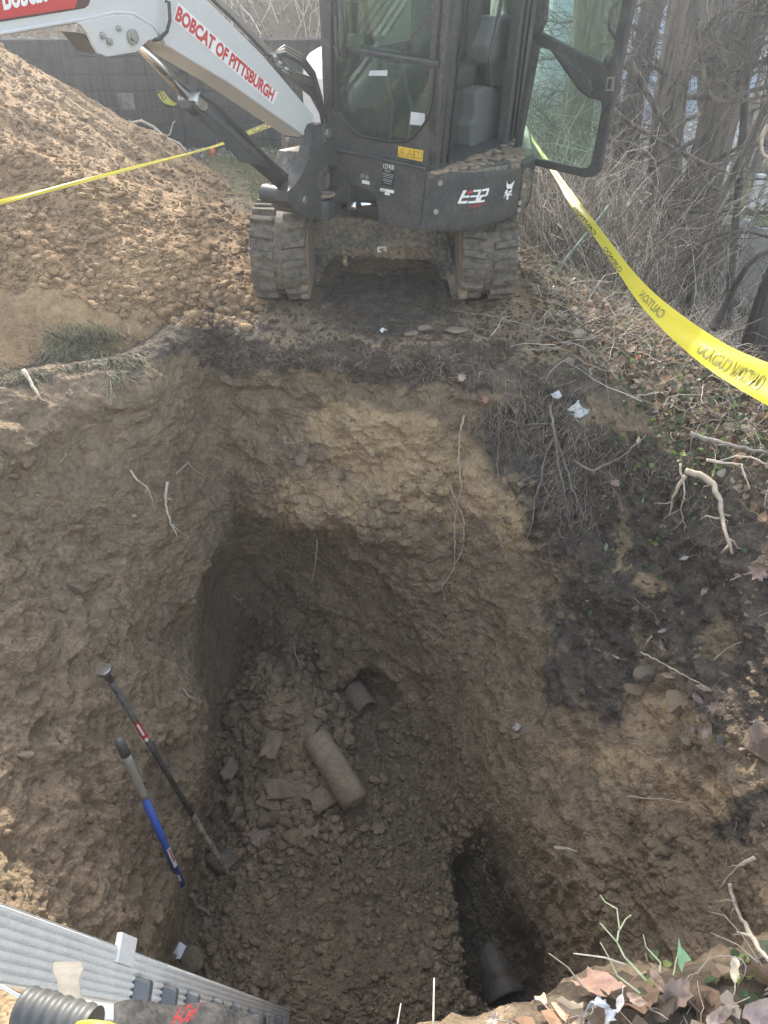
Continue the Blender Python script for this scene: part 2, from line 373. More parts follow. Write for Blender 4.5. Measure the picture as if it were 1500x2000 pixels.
    litter = np.maximum(litter, smst(8.2, 8.9, P1[:, 1])*(vv < 5))
    grass = smst(6.2, 7.2, P1[:, 1])*smst(.3, -.6, P1[:, 0])*smst(8.9, 8.3, P1[:, 1])
    idx = (np.arange(V-1)[:, None]*U+np.arange(U)[None, :]); nx = np.roll(np.arange(U), -1)
    F = np.stack([idx, (np.arange(V-1)[:, None]*U+nx[None, :]), ((np.arange(V-1)+1)[:, None]*U+nx[None, :]), idx+U], -1).reshape(-1, 4)
    me = npmesh('ground', P1, F)
    a = me.color_attributes.new('mask', 'FLOAT_COLOR', 'POINT'); c = np.stack([dark, yel, wet, litter], 1).astype(np.float32); a.data.foreach_set('color', np.clip(c, 0, 1).ravel())
    g2 = me.attributes.new('grass', 'FLOAT', 'POINT'); g2.data.foreach_set('value', grass.astype(np.float32))
    if me.polygons[int(len(F)*.2)].normal.z < 0: me.flip_normals()
    return me, P1, F
def soil_material(name='soil', heap=False, masks=True, tone=None):
    m, nt, bs = newmat(name); co = coords(nt)
    n1 = noise(nt, co, 1.6, 6, .6); n2 = noise(nt, co, 14, 8, .7); n3 = noise(nt, co, 90, 6, .7)
    base = mixc(nt, ramp(nt, n1, [(.3, 0), (.7, 1)]), (.235, .176, .114), (.318, .240, .158))
    if heap: base = mixc(nt, ramp(nt, n1, [(.35, 0), (.65, 1)]), (.30, .20, .112), (.37, .255, .148))
    base = mixc(nt, ramp(nt, n2, [(.38, 0), (.62, .75)]), base, (.178, .132, .088) if not heap else (.265, .175, .10))
    if not heap and masks:
        a = nd(nt, 'ShaderNodeAttribute', attribute_name='mask'); sp = nd(nt, 'ShaderNodeSeparateColor'); nt.links.new(a.outputs[0], sp.inputs[0])
        n4 = noise(nt, co, 8, 10, .78)
        def edge(sock, lo=.36, hi=.60):
            ad = nd(nt, 'ShaderNodeMath', operation='MULTIPLY_ADD', i_1=1.1, i_2=-.55); nt.links.new(n4, ad.inputs[0])
            s2 = nd(nt, 'ShaderNodeMath', operation='ADD'); nt.links.new(sock, s2.inputs[0]); nt.links.new(ad.outputs[0], s2.inputs[1])
            return ramp(nt, s2.outputs[0], [(lo, 0), (hi, 1)])
        base = mixc(nt, edge(sp.outputs[1], .30, .62), base, (.41, .295, .172))
        base = mixc(nt, edge(sp.outputs[0]), base, mixc(nt, ramp(nt, n2, [(.35, 0), (.7, 1)]), (.062, .050, .041), (.17, .135, .104)))
        base = mixc(nt, edge(a.outputs['Alpha'], .3, .6), base, mixc(nt, n2, (.06, .045, .03), (.20, .155, .11)))
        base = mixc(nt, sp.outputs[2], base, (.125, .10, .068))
        ga = nd(nt, 'ShaderNodeAttribute', attribute_name='grass'); base = mixc(nt, ga.outputs['Fac'], base, mixc(nt, n2, (.10, .10, .045), (.24, .21, .11)))
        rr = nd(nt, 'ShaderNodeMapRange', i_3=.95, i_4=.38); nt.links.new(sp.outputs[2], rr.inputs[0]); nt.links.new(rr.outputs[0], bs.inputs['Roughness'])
    else: bs.inputs['Roughness'].default_value = .95
    base = mixc(nt, ramp(nt, n3, [(.35, 0), (.7, .4)]), base, mixc(nt, 1, base, (1.75, 1.75, 1.75), 'MULTIPLY'))
    for sc_, am_ in ((16, .18), (46, .16)):
        vv_ = nd(nt, 'ShaderNodeTexVoronoi', i_Scale=sc_); nw = nd(nt, 'ShaderNodeVectorMath', operation='ADD'); nt.links.new(co, nw.inputs[0])
        nn_ = nd(nt, 'ShaderNodeTexNoise', i_Scale=sc_*.8, i_Detail=3); nt.links.new(co, nn_.inputs['Vector']); sv = nd(nt, 'ShaderNodeVectorMath', operation='SCALE', i_Scale=.6/sc_); nt.links.new(nn_.outputs['Color'], sv.inputs[0]); nt.links.new(sv.outputs[0], nw.inputs[1]); nt.links.new(nw.outputs[0], vv_.inputs['Vector'])
        sc2 = nd(nt, 'ShaderNodeSeparateColor'); nt.links.new(vv_.outputs['Color'], sc2.inputs[0])
        mul = ramp(nt, sc2.outputs[0], [(0, 1-am_), (.55, 1), (1, 1+am_*.35)]); base = mixc(nt, 1, base, mul, 'MULTIPLY')
    n5 = noise(nt, co, 240, 2, .5); base = mixc(nt, ramp(nt, n5, [(.68, 0), (.74, .55)]), base, (.42, .38, .32))
    if tone: base = mixc(nt, 1, base, tone, 'MULTIPLY')
    nt.links.new(base, bs.inputs['Base Color']); bs.inputs['Specular IOR Level'].default_value = .25
    v = nd(nt, 'ShaderNodeTexVoronoi', i_Scale=75); nt.links.new(co, v.inputs['Vector'])
    h = nd(nt, 'ShaderNodeMath', operation='SUBTRACT'); nt.links.new(n3, h.inputs[0]); nt.links.new(v.outputs[0], h.inputs[1])
    h2 = nd(nt, 'ShaderNodeMath', operation='MULTIPLY_ADD', i_1=1.6); nt.links.new(n2, h2.inputs[0]); nt.links.new(h.outputs[0], h2.inputs[2])
    bump(nt, bs, h2.outputs[0], .7, .013); return m
SOIL = soil_material(); HEAPM = soil_material('heap_soil', True); CLODM = soil_material('clod_soil', masks=False); DARKM = soil_material('dark_clod_soil', masks=False, tone=(.42, .40, .40))
gme, GV, GF = build_ground()
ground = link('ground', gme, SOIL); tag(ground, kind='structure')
# heap of dug-out soil
def heap_h(x, y):
    cx, cy = -4.45, 6.3
    dx, dy = x-cx, y-cy
    r = np.hypot(np.where(dx > 0, dx*.92, dx*.8), np.where(dy > 0, dy*1.0, dy*(.80-.28*smst(-1.6, -3.0, x))))
    return np.maximum(2.12-.73*r, .80-.62*np.hypot((x+2.3)*.75, (y-4.9)*.8))
def build_heap():
    nx, ny = 620, 620
    X, Y = np.meshgrid(np.linspace(-8.5, -.35, nx), np.linspace(2.6, 9.0, ny)); x, y = X.ravel(), Y.ravel()
    Y_ = y
    p = np.c_[x, y, x*0]
    h = heap_h(x, y)+.13*fbm(p*1.1, 3, 5)+.03*fbm(p*4, 3, 6)
    h = np.where(h > 1.6, 1.6+(h-1.6)*.4, h)
    hx_, hy_ = x+4.45, y-6.3; gx = np.c_[np.arctan2(hy_, hx_)*16, np.hypot(hx_, hy_)*.8, x*0]      # gullies running down the slope
    h += .045*(vnoise(gx, 3)+.5*vnoise(gx*2.3, 13))*smst(-.3, .3, vnoise(p*.9, 6))
    dr = np.full(len(x), 9.)
    R_ = np.array([c[0][:2] for c in COLS])
    for i in range(len(R_)):
        a_, b_ = R_[i], R_[(i+1) % len(R_)]; e_ = b_-a_; t_ = np.clip(((x-a_[0])*e_[0]+(y-a_[1])*e_[1])/(e_@e_), 0, 1); dr = np.minimum(dr, np.hypot(x-a_[0]-t_*e_[0], y-a_[1]-t_*e_[1]))
    h = np.minimum(h, .03+1.1*np.maximum(dr-.08, 0))-.10*smst(.22, .05, dr)
    h = h+.03*fbm(p*5, 4, 44)*smst(.1, .4, dr)
    f1, i1 = worley(p*9, 2); h += .022*(.6-f1)*(.2+i1)
    f1, i1 = worley(p*22, 3); h += .016*(.6-f1)*(.2+i1)
    f1, i1 = worley(p*45, 4); h += .010*(.6-f1)
    g = G(x, y)
    z = np.where(h > -.05, g+h-.02, g-.09)
    z = np.maximum(z, g-.09)
    z = np.where(y > 8.45, np.minimum(z, g-.09+(z-g)*smst(8.62, 8.45, y)), z)
    F = (np.arange(ny-1)[:, None]*nx+np.arange(nx-1)[None, :]).ravel(); F = np.stack([F, F+1, F+nx+1, F+nx], 1)
    # keep only the part on the ground outside the pit
    keep = (z > g-.085)
    rimx = np.array([c[0][0] for c in COLS]); rimy = np.array([c[0][1] for c in COLS])
    inside = np.zeros(len(x), bool); j = len(rimx)-1
    for i in range(len(rimx)):
        cnd = ((rimy[i] > y) != (rimy[j] > y)) & (x < (rimx[j]-rimx[i])*(y-rimy[i])/(rimy[j]-rimy[i]+1e-12)+rimx[i]); inside ^= cnd; j = i
    keep &= ~inside
    Fk = F[keep[F].any(1) & ~inside[F].any(1)]
    used = np.unique(Fk); mp = -np.ones(len(x), int); mp[used] = np.arange(len(used))
    return np.c_[x, y, z][used], mp[Fk]
HV, HF = build_heap()
heap = link('soil_heap', npmesh('soil_heap', HV, HF), HEAPM); tag(heap, 'tall tan heap of freshly dug loose soil left of the excavator', 'soil heap')
BVG = BVHTree.FromPolygons([tuple(v) for v in GV], [tuple(f) for f in GF[:, :]], epsilon=0)
BVH_ = BVHTree.FromPolygons([tuple(v) for v in HV], [tuple(f) for f in HF], epsilon=0)
def hit(px, py):
    """ground (or heap) point seen at a picture position, its normal and the distance factor"""
    r = ray(px, py).normalized(); best = None
    for b in (BVG, BVH_):
        h = b.ray_cast(CAMP, r)
        if h[0] is not None and (best is None or h[3] < best[2]): best = (h[0], h[1] if h[1].dot(r) < 0 else -h[1], h[3])
    return best[0], best[1]
def ztop(x, y):
    best = None
    for b in (BVG, BVH_):
        h = b.ray_cast(Vector((x, y, 8)), Vector((0, 0, -1)))
        if h[0] is not None and (best is None or h[0].z > best): best = h[0].z
    return best if best is not None else float(G(np.array(x), np.array(y)))
def topn(x, y):
    best = None
    for b in (BVG, BVH_):
        h = b.ray_cast(Vector((x, y, 8)), Vector((0, 0, -1)))
        if h[0] is not None and (best is None or h[0].z > best[0].z): best = (h[0], h[1] if h[1].z > 0 else -h[1])
    return best
# ------------------------------------------------------------------ shared materials
M = {}
M['black'] = paint('dusty_black_paint', (.030, .034, .038), .45, amt=.16)
M['blackmud'] = paint('muddy_black_steel', (.035, .037, .038), .6, amt=.75, scale=6, bumpd=.004)
M['plastic'] = paint('grey_moulded_plastic', (.10, .105, .105), .6, amt=.12)
M['seat'] = paint('black_vinyl', (.025, .027, .03), .55, amt=.12)
M['white'] = paint('white_enamel', (.56, .56, .56), .35, amt=.10, dust=(.45, .40, .32), scale=5)
M['rubber'] = paint('dusty_track_rubber', (.045, .042, .038), .85, dust=(.27, .215, .16), amt=.6, scale=22, bumpd=.004)
M['chrome'] = plain('chrome_rod', (.75, .76, .78), .18, 1, .05)
M['steel'] = plain('bare_steel', (.45, .45, .44), .4, 1, .3)
M['hose'] = paint('black_hose', (.02, .02, .022), .5, amt=.12)
M['mud'] = plain('caked_mud', (.29, .21, .145), .95, 0, .35, 30, bumpd=.02)
M['red'] = plain('red_vinyl', (.52, .035, .035), .4, 0, .08)
M['redplastic'] = plain('red_plastic', (.6, .03, .04), .4, 0, .05)
M['letterwhite'] = plain('white_vinyl', (.80, .80, .80), .4, 0, .06)
M['yellowlabel'] = plain('yellow_label', (.72, .46, .04), .45, 0, .05)
M['ink'] = plain('black_ink', (.015, .015, .015), .6, 0, .05)
M['grey'] = plain('grey_label', (.55, .56, .57), .5, 0, .1)
M['seal'] = plain('rubber_seal', (.02, .02, .02), .5, 0, .2)
def glassmat(name, tint, alpha=.8, dustc=(.5, .5, .45), dust=.12):
    m, nt, bs = newmat(name); out = nt.nodes['Material Output']
    tr = nt.nodes.new('ShaderNodeBsdfTransparent'); tr.inputs[0].default_value = (*tint, 1)
    gl = nt.nodes.new('ShaderNodeBsdfGlossy'); gl.inputs['Roughness'].default_value = .03; gl.inputs[0].default_value = (.9, .95, .95, 1)
    fr = nd(nt, 'ShaderNodeFresnel', i_IOR=1.45)
    mx = nt.nodes.new('ShaderNodeMixShader'); nt.links.new(fr.outputs[0], mx.inputs[0]); nt.links.new(tr.outputs[0], mx.inputs[1]); nt.links.new(gl.outputs[0], mx.inputs[2])
    bs.inputs['Base Color'].default_value = (*dustc, 1); bs.inputs['Roughness'].default_value = .9
    tl = nt.nodes.new('ShaderNodeBsdfTranslucent'); tl.inputs[0].default_value = (*dustc, 1); md = nt.nodes.new('ShaderNodeMixShader'); md.inputs[0].default_value = .5
    nt.links.new(bs.outputs[0], md.inputs[1]); nt.links.new(tl.outputs[0], md.inputs[2])
    co = coords(nt); n = noise(nt, co, 4, 8, .75); n2 = noise(nt, co, 120, 2, .5)
    f = ramp(nt, n, [(.3, dust*.4), (.75, dust*1.8)]); f2 = ramp(nt, n2, [(.7, 0), (.76, .35)])
    ad = nd(nt, 'ShaderNodeMath', operation='ADD', use_clamp=True); nt.links.new(f, ad.inputs[0]); nt.links.new(f2, ad.inputs[1])
    m2 = nt.nodes.new('ShaderNodeMixShader'); nt.links.new(ad.outputs[0], m2.inputs[0]); nt.links.new(mx.outputs[0], m2.inputs[1]); nt.links.new(md.outputs[0], m2.inputs[2])
    nt.links.new(m2.outputs[0], out.inputs[0]); return m
M['glass'] = glassmat('green_tinted_glass', (.80, .92, .86), dust=.045)
M['glassdoor'] = glassmat('door_glass', (.78, .92, .84), dust=.06)
FONT = {}
def textmesh(s, offset=0.0, res=3):
    c = bpy.data.curves.new('t', 'FONT'); c.body = s; c.size = 1; c.offset = offset; c.resolution_u = res
    o = bpy.data.objects.new('t', c); COL.objects.link(o); dg = bpy.context.evaluated_depsgraph_get()
    me = bpy.data.meshes.new_from_object(o.evaluated_get(dg)); V = np.array([v.co[:] for v in me.vertices]); F = [tuple(p.vertices) for p in me.polygons]
    bpy.data.objects.remove(o); bpy.data.meshes.remove(me); bpy.data.curves.remove(c)
    V[:, 0] -= V[:, 0].min(); return V, F
def text_on(name, s, origin, xdir, ydir, width, height, mat, parent, nrm, lift=.002, offset=.0, shear=0, flip=False):
    """flat lettering: origin = lower left corner, stretched to width x height"""
    V, F = textmesh(s, offset); w_ = V[:, 0].max(); h0, h1 = V[:, 1].min(), V[:, 1].max()
    X, Y = Vector(xdir).normalized(), Vector(ydir).normalized(); o = Vector(origin)+Vector(nrm)*lift
    mb = MB(); vs = []
    for x, y, _ in V:
        u = x/w_; v = (y-h0)/(h1-h0); u = 1-u if flip else u
        vs.append(o+X*(u*width+shear*v*height)+Y*(v*height))
    mb.add(vs, F); return mb.build(name, mat, parent, fixn=False)
# ------------------------------------------------------------------ excavator
TH = math.radians(33); Fd = Vector((-math.cos(TH), math.sin(TH), 0)); Sd = Vector((math.sin(TH), math.cos(TH), 0)); Nf = -Sd; Ns = -Fd; UZ = Vector((0, 0, 1))
C0 = Vector((.264, 4.096, .85))
def LW(u, v, z): return Vector((C0.x, C0.y, 0))+Fd*u+Sd*v+UZ*z
RL = Matrix((Fd, Sd, UZ)).transposed()
def FP(px, py, off=0): return onplane(px, py, C0+Nf*off, Nf)     # on the cab's front plane
def SPt(px, py, off=0): return onplane(px, py, C0+Ns*off, Ns)    # on the cab's side plane
ex = empty('excavator', (0, 5.2, 0), 'black and white compact tracked excavator parked behind the pit with its cab door open', 'excavator')
# --- cab front: frame with a glazed opening
fo = [FP(638, 291), FP(850, 328)]
topR = FP(880, 0); topR = topR+(topR-fo[1])*((2.42-topR.z)/(topR.z-fo[1].z)); topL = FP(625, 0); topL = topL+(topL-fo[0])*((2.42-topL.z)/(topL.z-fo[0].z))
def up_to(a, b, z): return b+(b-a)*((z-b.z)/(b.z-a.z))
win = [FP(652, 214), FP(668, 236), FP(692, 258), FP(708, 266), FP(760, 276), FP(790, 276), FP(806, 268), FP(828, 244), FP(838, 228), FP(845, 190)]
wr = FP(862, 0); wl = FP(648, 0); win = win+[wr, up_to(FP(845, 190), wr, 2.28), up_to(FP(652, 214), wl, 2.28), wl]
MB().ring([fo[0], fo[1], topR, topL], win, Sd*.05).build('front_frame', M['black'], ex, bevel=.006)
gl = MB().prism([p+Sd*.02 for p in win], Sd*.004)
gl.build('windscreen', M['glass'], ex)
sealp = [p-Sd*.004 for p in win]; MB().tube(sealp+[sealp[0]], .008, 6).build('window_seal', M['seal'], ex)
# divider between the panes and wiper
MB().tube([FP(652, 92, .006), FP(858, 124, .006)], .011, 6).tube([FP(655, 98, .006), FP(857, 130, .006)], .006, 6).build('pane_divider', M['black'], ex)
wp = MB().tube([FP(664, 0, .03), FP(668, 60, .03), FP(673, 112, .02)], .012, 6).tube([FP(655, 30, .03), FP(657, 105, .03), FP(664, 120, .03)], .007, 5).tube([FP(676, -40, .03), FP(674, 110, .02)], .006, 5)
wp.build('wiper', M['black'], ex)
# side posts, sill, roof, rear wall
def bar(a, b, w1, w2, name, mat='black', par=ex, ax1=None, ax2=None):
    a, b = Vector(a), Vector(b); A1 = (ax1 or Sd)*w1; A2 = (ax2 or Fd)*w2
    return MB().hexa([a, a+A1, a+A1+A2, a+A2, b, b+A1, b+A1+A2, b+A2]).build(name, M[mat], par, bevel=.008)
sill = SPt(985, 304)
side = MB()
o1, o2 = SPt(868, 322), SPt(984, 302); t1, t2 = up_to(SPt(868, 322), SPt(902, 0), 2.3), up_to(SPt(984, 302), SPt(1020, 0), 2.3)
q0, q3 = C0.copy(), SPt(1012, 306)
q0.z = .80; outer = [q0, SPt(1012, 310), up_to(SPt(1012, 310), SPt(1056, 0), 2.42), topR]
inner = [o1, o2, t2, t1]
side.ring(outer, inner, Fd*.055); side.build('door_frame', M['black'], ex, bevel=.008)
for k, (xa, xb) in enumerate(((874, 908), (992, 1030), (1000, 1040))):
    a, b = SPt(xa, 318-k*6, .006), SPt(xb, 0, .006); MB().tube([a, up_to(a, b, 2.3)], .007, 6).build('door_seal', M['seal'], ex)
a, b = FP(862, 320, .004), FP(893, 0, .004); MB().tube([a, up_to(a, b, 2.3)], .010, 8).build('grab_bar', M['black'], ex)
vq = (q3-C0).dot(Sd)
W, D = .74, vq+.05
roof = MB().hexa([LW(-.02, -.03, 2.40), LW(W+.02, -.03, 2.40), LW(W+.02, D, 2.40), LW(-.02, D, 2.40), LW(.03, .05, 2.47), LW(W-.03, .05, 2.47), LW(W-.03, D-.06, 2.47), LW(.03, D-.06, 2.47)])
roof.build('cab_roof', M['black'], ex, bevel=.012)
# rear wall with window, right wall with window
def LR(u0, v0, u1, v1, z0, z1): return [LW(u0, v0, z0), LW(u1, v1, z0), LW(u1, v1, z1), LW(u0, v0, z1)]
MB().ring(LR(0, D, W, D, .8, 2.42), LR(.07, D, W-.07, D, 1.42, 2.32), -Sd*.05).build('rear_frame', M['black'], ex, bevel=.006)
MB().prism(LR(.07, D-.02, W-.07, D-.02, 1.42, 2.32), -Sd*.004).build('rear_window', M['glass'], ex)
MB().ring(LR(W, .05, W, D, .8, 2.42), LR(W, .14, W, D-.12, 1.30, 2.30), -Fd*.04).build('right_frame', M['black'], ex, bevel=.006)
MB().prism(LR(W-.015, .14, W-.015, D-.12, 1.30, 2.30), -Fd*.004).build('side_window', M['glass'], ex)
MB().hexa([LW(.06, .05, .74), LW(W-.02, .05, .74), LW(W-.02, D, .74), LW(.06, D, .74), LW(.06, .05, .80), LW(W-.02, .05, .80), LW(W-.02, D, .80), LW(.06, D, .80)]).build('cab_floor', M['mud'], ex)
# interior
seat = MB().box(LW(.42, .58, 1.17), (.46, .42, .13), RL).build('seat', M['seat'], ex, bevel=.04)
MB().box(LW(.42, .80, 1.50), (.44, .11, .62), RL).build('backrest', M['seat'], ex, bevel=.05)
MB().box(LW(.42, .80, 1.90), (.25, .08, .18), RL).build('headrest', M['seat'], ex, bevel=.03)
MB().box(LW(.42, .58, .97), (.42, .42, .30), RL).build('seat_base', M['black'], ex, bevel=.02)
for u, nm in ((.66, 'right'),):
    c = MB().hexa([LW(u-.06, .36, 1.0), LW(u+.06, .36, 1.0), LW(u+.06, .8, .95), LW(u-.06, .8, .95), LW(u-.05, .34, 1.33), LW(u+.05, .34, 1.33), LW(u+.05, .8, 1.24), LW(u-.05, .8, 1.24)]).build('armrest', M['plastic'], ex, bevel=.02)
    MB().tube([LW(u, .38, 1.32), LW(u, .36, 1.42), LW(u, .34, 1.50), LW(u, .32, 1.58)], [.03, .018, .022, .026], 10).build('joystick', M['black'], c, bevel=0)
for u in (.33, .45):
    MB().tube([LW(u, .25, .80), LW(u, .30, 1.05), LW(u, .22, 1.22), LW(u, .20, 1.30)], .010, 6).build('travel_lever', M['plastic'], ex)
    MB().box(LW(u, .22, .86), (.09, .16, .02), RL @ Matrix.Rotation(.5, 3, 'X')).build('pedal', M['black'], ex, bevel=.004)
MB().box(LW(.64, .22, 1.02), (.12, .22, .34), RL @ Matrix.Rotation(.12, 3, 'X')).build('side_console', M['black'], ex, bevel=.03)
MB().box(LW(.66, .22, 1.46), (.10, .03, .14), RL).build('display', M['black'], ex, bevel=.008)
def inner_pt(px, py, off=-.12): return SPt(px, py, off)
# grey console with the duct and bellows seen through the doorway
mb = MB().prism([inner_pt(*p) for p in ((930, 176), (948, 168), (970, 172), (985, 185), (980, 250), (975, 292), (922, 290), (922, 240), (930, 228))], Fd*.16)
mb.build('console', M['plastic'], ex, bevel=.02)
mb = MB().prism([inner_pt(*p) for p in ((968, 32), (1004, 30), (1014, 48), (1016, 90), (1005, 160), (985, 170), (985, 120), (955, 128), (953, 90))], Fd*.14)
mb.build('pillar_trim', M['plastic'], ex, bevel=.02)
pts = [inner_pt(1000, 34, -.2)+(inner_pt(1000, -60, -.2)-inner_pt(1000, 34, -.2))*(k/20) for k in range(21)]
MB().tube(pts, [.045 if k % 2 else .058 for k in range(21)], 12).build('bellows', M['plastic'], ex)
MB().tube([inner_pt(980, 0, -.05), inner_pt(966, 70, -.05), inner_pt(957, 110, -.05), inner_pt(960, 170, -.05)], .011, 8).build('grab_rail', M['black'], ex)
MB().tube([inner_pt(994, 172, -.05), inner_pt(994, 154, -.05)], [.013, .016], 8).build('lock_lever', M['redplastic'], ex, bevel=.003)
mb = MB().tube([inner_pt(876, 176, -.3), inner_pt(890, 178, -.3), inner_pt(893, 192, -.3), inner_pt(918, 190, -.3)], .014, 8); mb.build('release_handle', M['grey'], ex)
mb = MB().prism([inner_pt(*p, -.38) for p in ((874, 204), (938, 200), (925, 290), (876, 290))], Fd*.03); mb.build('seat_box', M['black'], ex, bevel=.01)
mb = MB().prism([inner_pt(*p, -.30) for p in ((878, 124), (950, 128), (946, 180), (925, 192), (880, 192))], Fd*.12); mb.build('seat_cushion', M['seat'], ex, bevel=.03)
mb = MB().prism([inner_pt(*p, -.26) for p in ((884, -60), (965, -60), (955, 128), (884, 108))], Fd*.05); mb.build('seat_side', M['seat'], ex, bevel=.03)
# mud on sill
def lumps(name, pts, r, mat, par, k=3, flat=.35):
    mb = MB()
    for p in pts:
        rr = r*random.uniform(.5, 1.3); vs = []; 
        for i in range(5):
            for j in range(8):
                a = math.pi*(i/4-.5); b = 2*math.pi*j/8; q = Vector((math.cos(a)*math.cos(b), math.cos(a)*math.sin(b), math.sin(a)*flat))*rr*random.uniform(.75, 1.2); vs.append(Vector(p)+q)
        mb.add(vs, [(i*8+j, i*8+(j+1) % 8, (i+1)*8+(j+1) % 8, (i+1)*8+j) for i in range(4) for j in range(8)], True)
    return mb.build(name, mat, par)
pts = [LW(random.uniform(.06, .32), random.uniform(.08, .85), .80+random.uniform(0, .006)) for _ in range(140)]
lumps('floor_mud', pts, .035, M['mud'], ex)
# --- lower body: front face and rounded side swept about the swing centre
SC = Vector((0, 5.27))
arc = []
for k in range(26):
    a = math.radians(-79+k*10.2); arc.append((SC.x+1.19*math.cos(a), SC.y+1.19*math.sin(a)))
pF = FP(831, 331, .02); pL = LW(.66, -.02, 0)
zt, zb = .83, .50
# rounded side and rear shell
def shell(poly, z0, z1, inset0=0, name='x', mat='black', taper=None):
    n = len(poly); c = Vector((sum(p[0] for p in poly)/n, sum(p[1] for p in poly)/n))
    lv = taper or [(z0, 1), (z1, 1)]; vs = []
    for z, s in lv:
        for p in poly:
            q = c+(Vector(p)-c)*s; vs.append(Vector((q.x, q.y, z)))
    m_ = len(lv); fs = [(i*n+j, i*n+(j+1) % n, (i+1)*n+(j+1) % n, (i+1)*n+j) for i in range(m_-1) for j in range(n)]
    fs += [tuple(range(n))[::-1], tuple((m_-1)*n+j for j in range(n))]
    return MB().add(vs, fs)
body = [(SC.x+1.17*math.cos(math.radians(a)), SC.y+1.17*math.sin(math.radians(a)))  for a in range(-76, -47, 4)]
body += [(.86, 4.5), (.94, 5.2), (.85, 5.9), (.4, 6.35), (-.2, 6.35), (-.62, 6.0), (-.68, 5.3), (-.60, 4.95), tuple(LW(.76, .30, 0)[:2]), tuple(LW(.70, .03, 0)[:2]), tuple(LW(.06, .03, 0)[:2])]
shell(body, zb, zt, taper=[(.50, .90), (.54, .965), (.60, .99), (.80, .99), (.83, .97)]).build('upper_body', M['black'], ex, bevel=.01)
# front panel (flat) with the cylinder slot
fpan = [FP(650, 291, .03), FP(831, 331, .03), FP(821, 450, .03), FP(740, 436, .03), FP(737, 400, .03), FP(733, 384, .03), FP(722, 374, .03), FP(683, 362, .03), FP(683, 420, .03), FP(652, 420, .03)]
MB().prism(fpan, Sd*.07).build('front_panel', M['black'], ex, bevel=.006)
MB().tube([FP(655, 292, .036), FP(832, 329, .036)], .007, 6).build('panel_edge', M['grey'] if False else M['black'], ex)
# side panel with the letters: curved sheet on radius 1.19
def cyl(px, py, R=1.19):
    r = ray(px, py); a = r.x**2+r.y**2; b = -2*(r.x*SC.x+r.y*SC.y); c = SC.x**2+SC.y**2-R*R
    disc = b*b-4*a*c
    k = (-b-math.sqrt(max(disc, 0)))/(2*a); return CAMP+r*k
def cyl_patch(pxs, R, thick, nu=40):
    top, bot = pxs; vs = []
    def samp(L, t):
        f = t*(len(L)-1); i = min(int(f), len(L)-2); f -= i; return (L[i][0]*(1-f)+L[i+1][0]*f, L[i][1]*(1-f)+L[i+1][1]*f)
    nv = 8
    for j in range(nv+1):
        for i in range(nu+1):
            a, b = samp(top, i/nu), samp(bot, i/nu); f = j/nv; p = (a[0]*(1-f)+b[0]*f, a[1]*(1-f)+b[1]*f); vs.append(cyl(*p, R))
    m_ = len(vs); vs += [Vector((SC.x+(v.x-SC.x)*(1-thick/R), SC.y+(v.y-SC.y)*(1-thick/R), v.z)) for v in vs]
    w_ = nu+1; fs = []
    for j in range(nv):
        for i in range(nu):
            q = (j*w_+i, j*w_+i+1, (j+1)*w_+i+1, (j+1)*w_+i); fs += [q, tuple(m_+t for t in q[::-1])]
    for i in range(nu): fs += [(i, m_+i, m_+i+1, i+1), (nv*w_+i, nv*w_+i+1, m_+nv*w_+i+1, m_+nv*w_+i)]
    for j in range(nv): fs += [(j*w_, (j+1)*w_, m_+(j+1)*w_, m_+j*w_), (j*w_+nu, m_+j*w_+nu, m_+(j+1)*w_+nu, (j+1)*w_+nu)]
    return MB().add(vs, fs, True)
cyl_patch(([(834, 334), (868, 338), (930, 336), (995, 330), (1018, 327)], [(822, 451), (868, 453), (932, 447), (981, 431), (1010, 420)]), 1.20, .05).build('side_panel', M['black'], ex, bevel=.004)
cyl_patch(([(1022, 330), (1034, 328), (1043, 333)], [(1014, 418), (1022, 414), (1030, 400)]), 1.17, .06, 8).build('rear_counterweight', M['blackmud'], ex, bevel=.004)
deck = [cyl(x_, y_, 1.2) for x_, y_ in ((838, 332), (868, 330), (930, 328), (992, 323), (1016, 322))]
dz = min(p.z for p in deck); deckp = [Vector((p.x, p.y, .80)) for p in deck]+[LW(0, vq+.05, .80), LW(0, .0, .80)]
MB().prism(deckp, (0, 0, .025)).build('step_deck', M['blackmud'], ex, bevel=.006)
def indeck():
    a = random.random(); f = random.uniform(.1, .95); i = min(int(a*4), 3); p = deckp[i].lerp(deckp[i+1], a*4-i); q = deckp[-1].lerp(deckp[-2], a); return p.lerp(q, f)+UZ*.026
lumps('deck_mud', [indeck() for _ in range(150)], .028, M['mud'], ex)
# decals
nE = (cyl(925, 380, 1.2)-Vector((SC.x, SC.y, 0))); nE.z = 0; nE.normalize()
def on_cyl(name, s, p_bl, p_br, p_tl, mat, offset=0, shear=0, R=1.206):
    V, F = textmesh(s, offset); w_ = V[:, 0].max(); h0, h1 = V[:, 1].min(), V[:, 1].max(); vs = []
    for x, y, _ in V:
        u = x/w_; v = (y-h0)/(h1-h0)
        vs.append(cyl(p_bl[0]+(p_br[0]-p_bl[0])*u+(p_tl[0]-p_bl[0])*v, p_bl[1]+(p_br[1]-p_bl[1])*u+(p_tl[1]-p_bl[1])*v, R))
    return MB().add(vs, F).build(name, mat, ex, fixn=False)
def poly_cyl(name, polys, mat, R=1.206, org=(740, 280), sc=4.6875):
    mb = MB()
    for po in polys: mb.add([cyl(org[0]+x/sc, org[1]+y/sc, R) for x, y in po], [tuple(range(len(po)))])
    return mb.build(name, mat, ex, fixn=False)
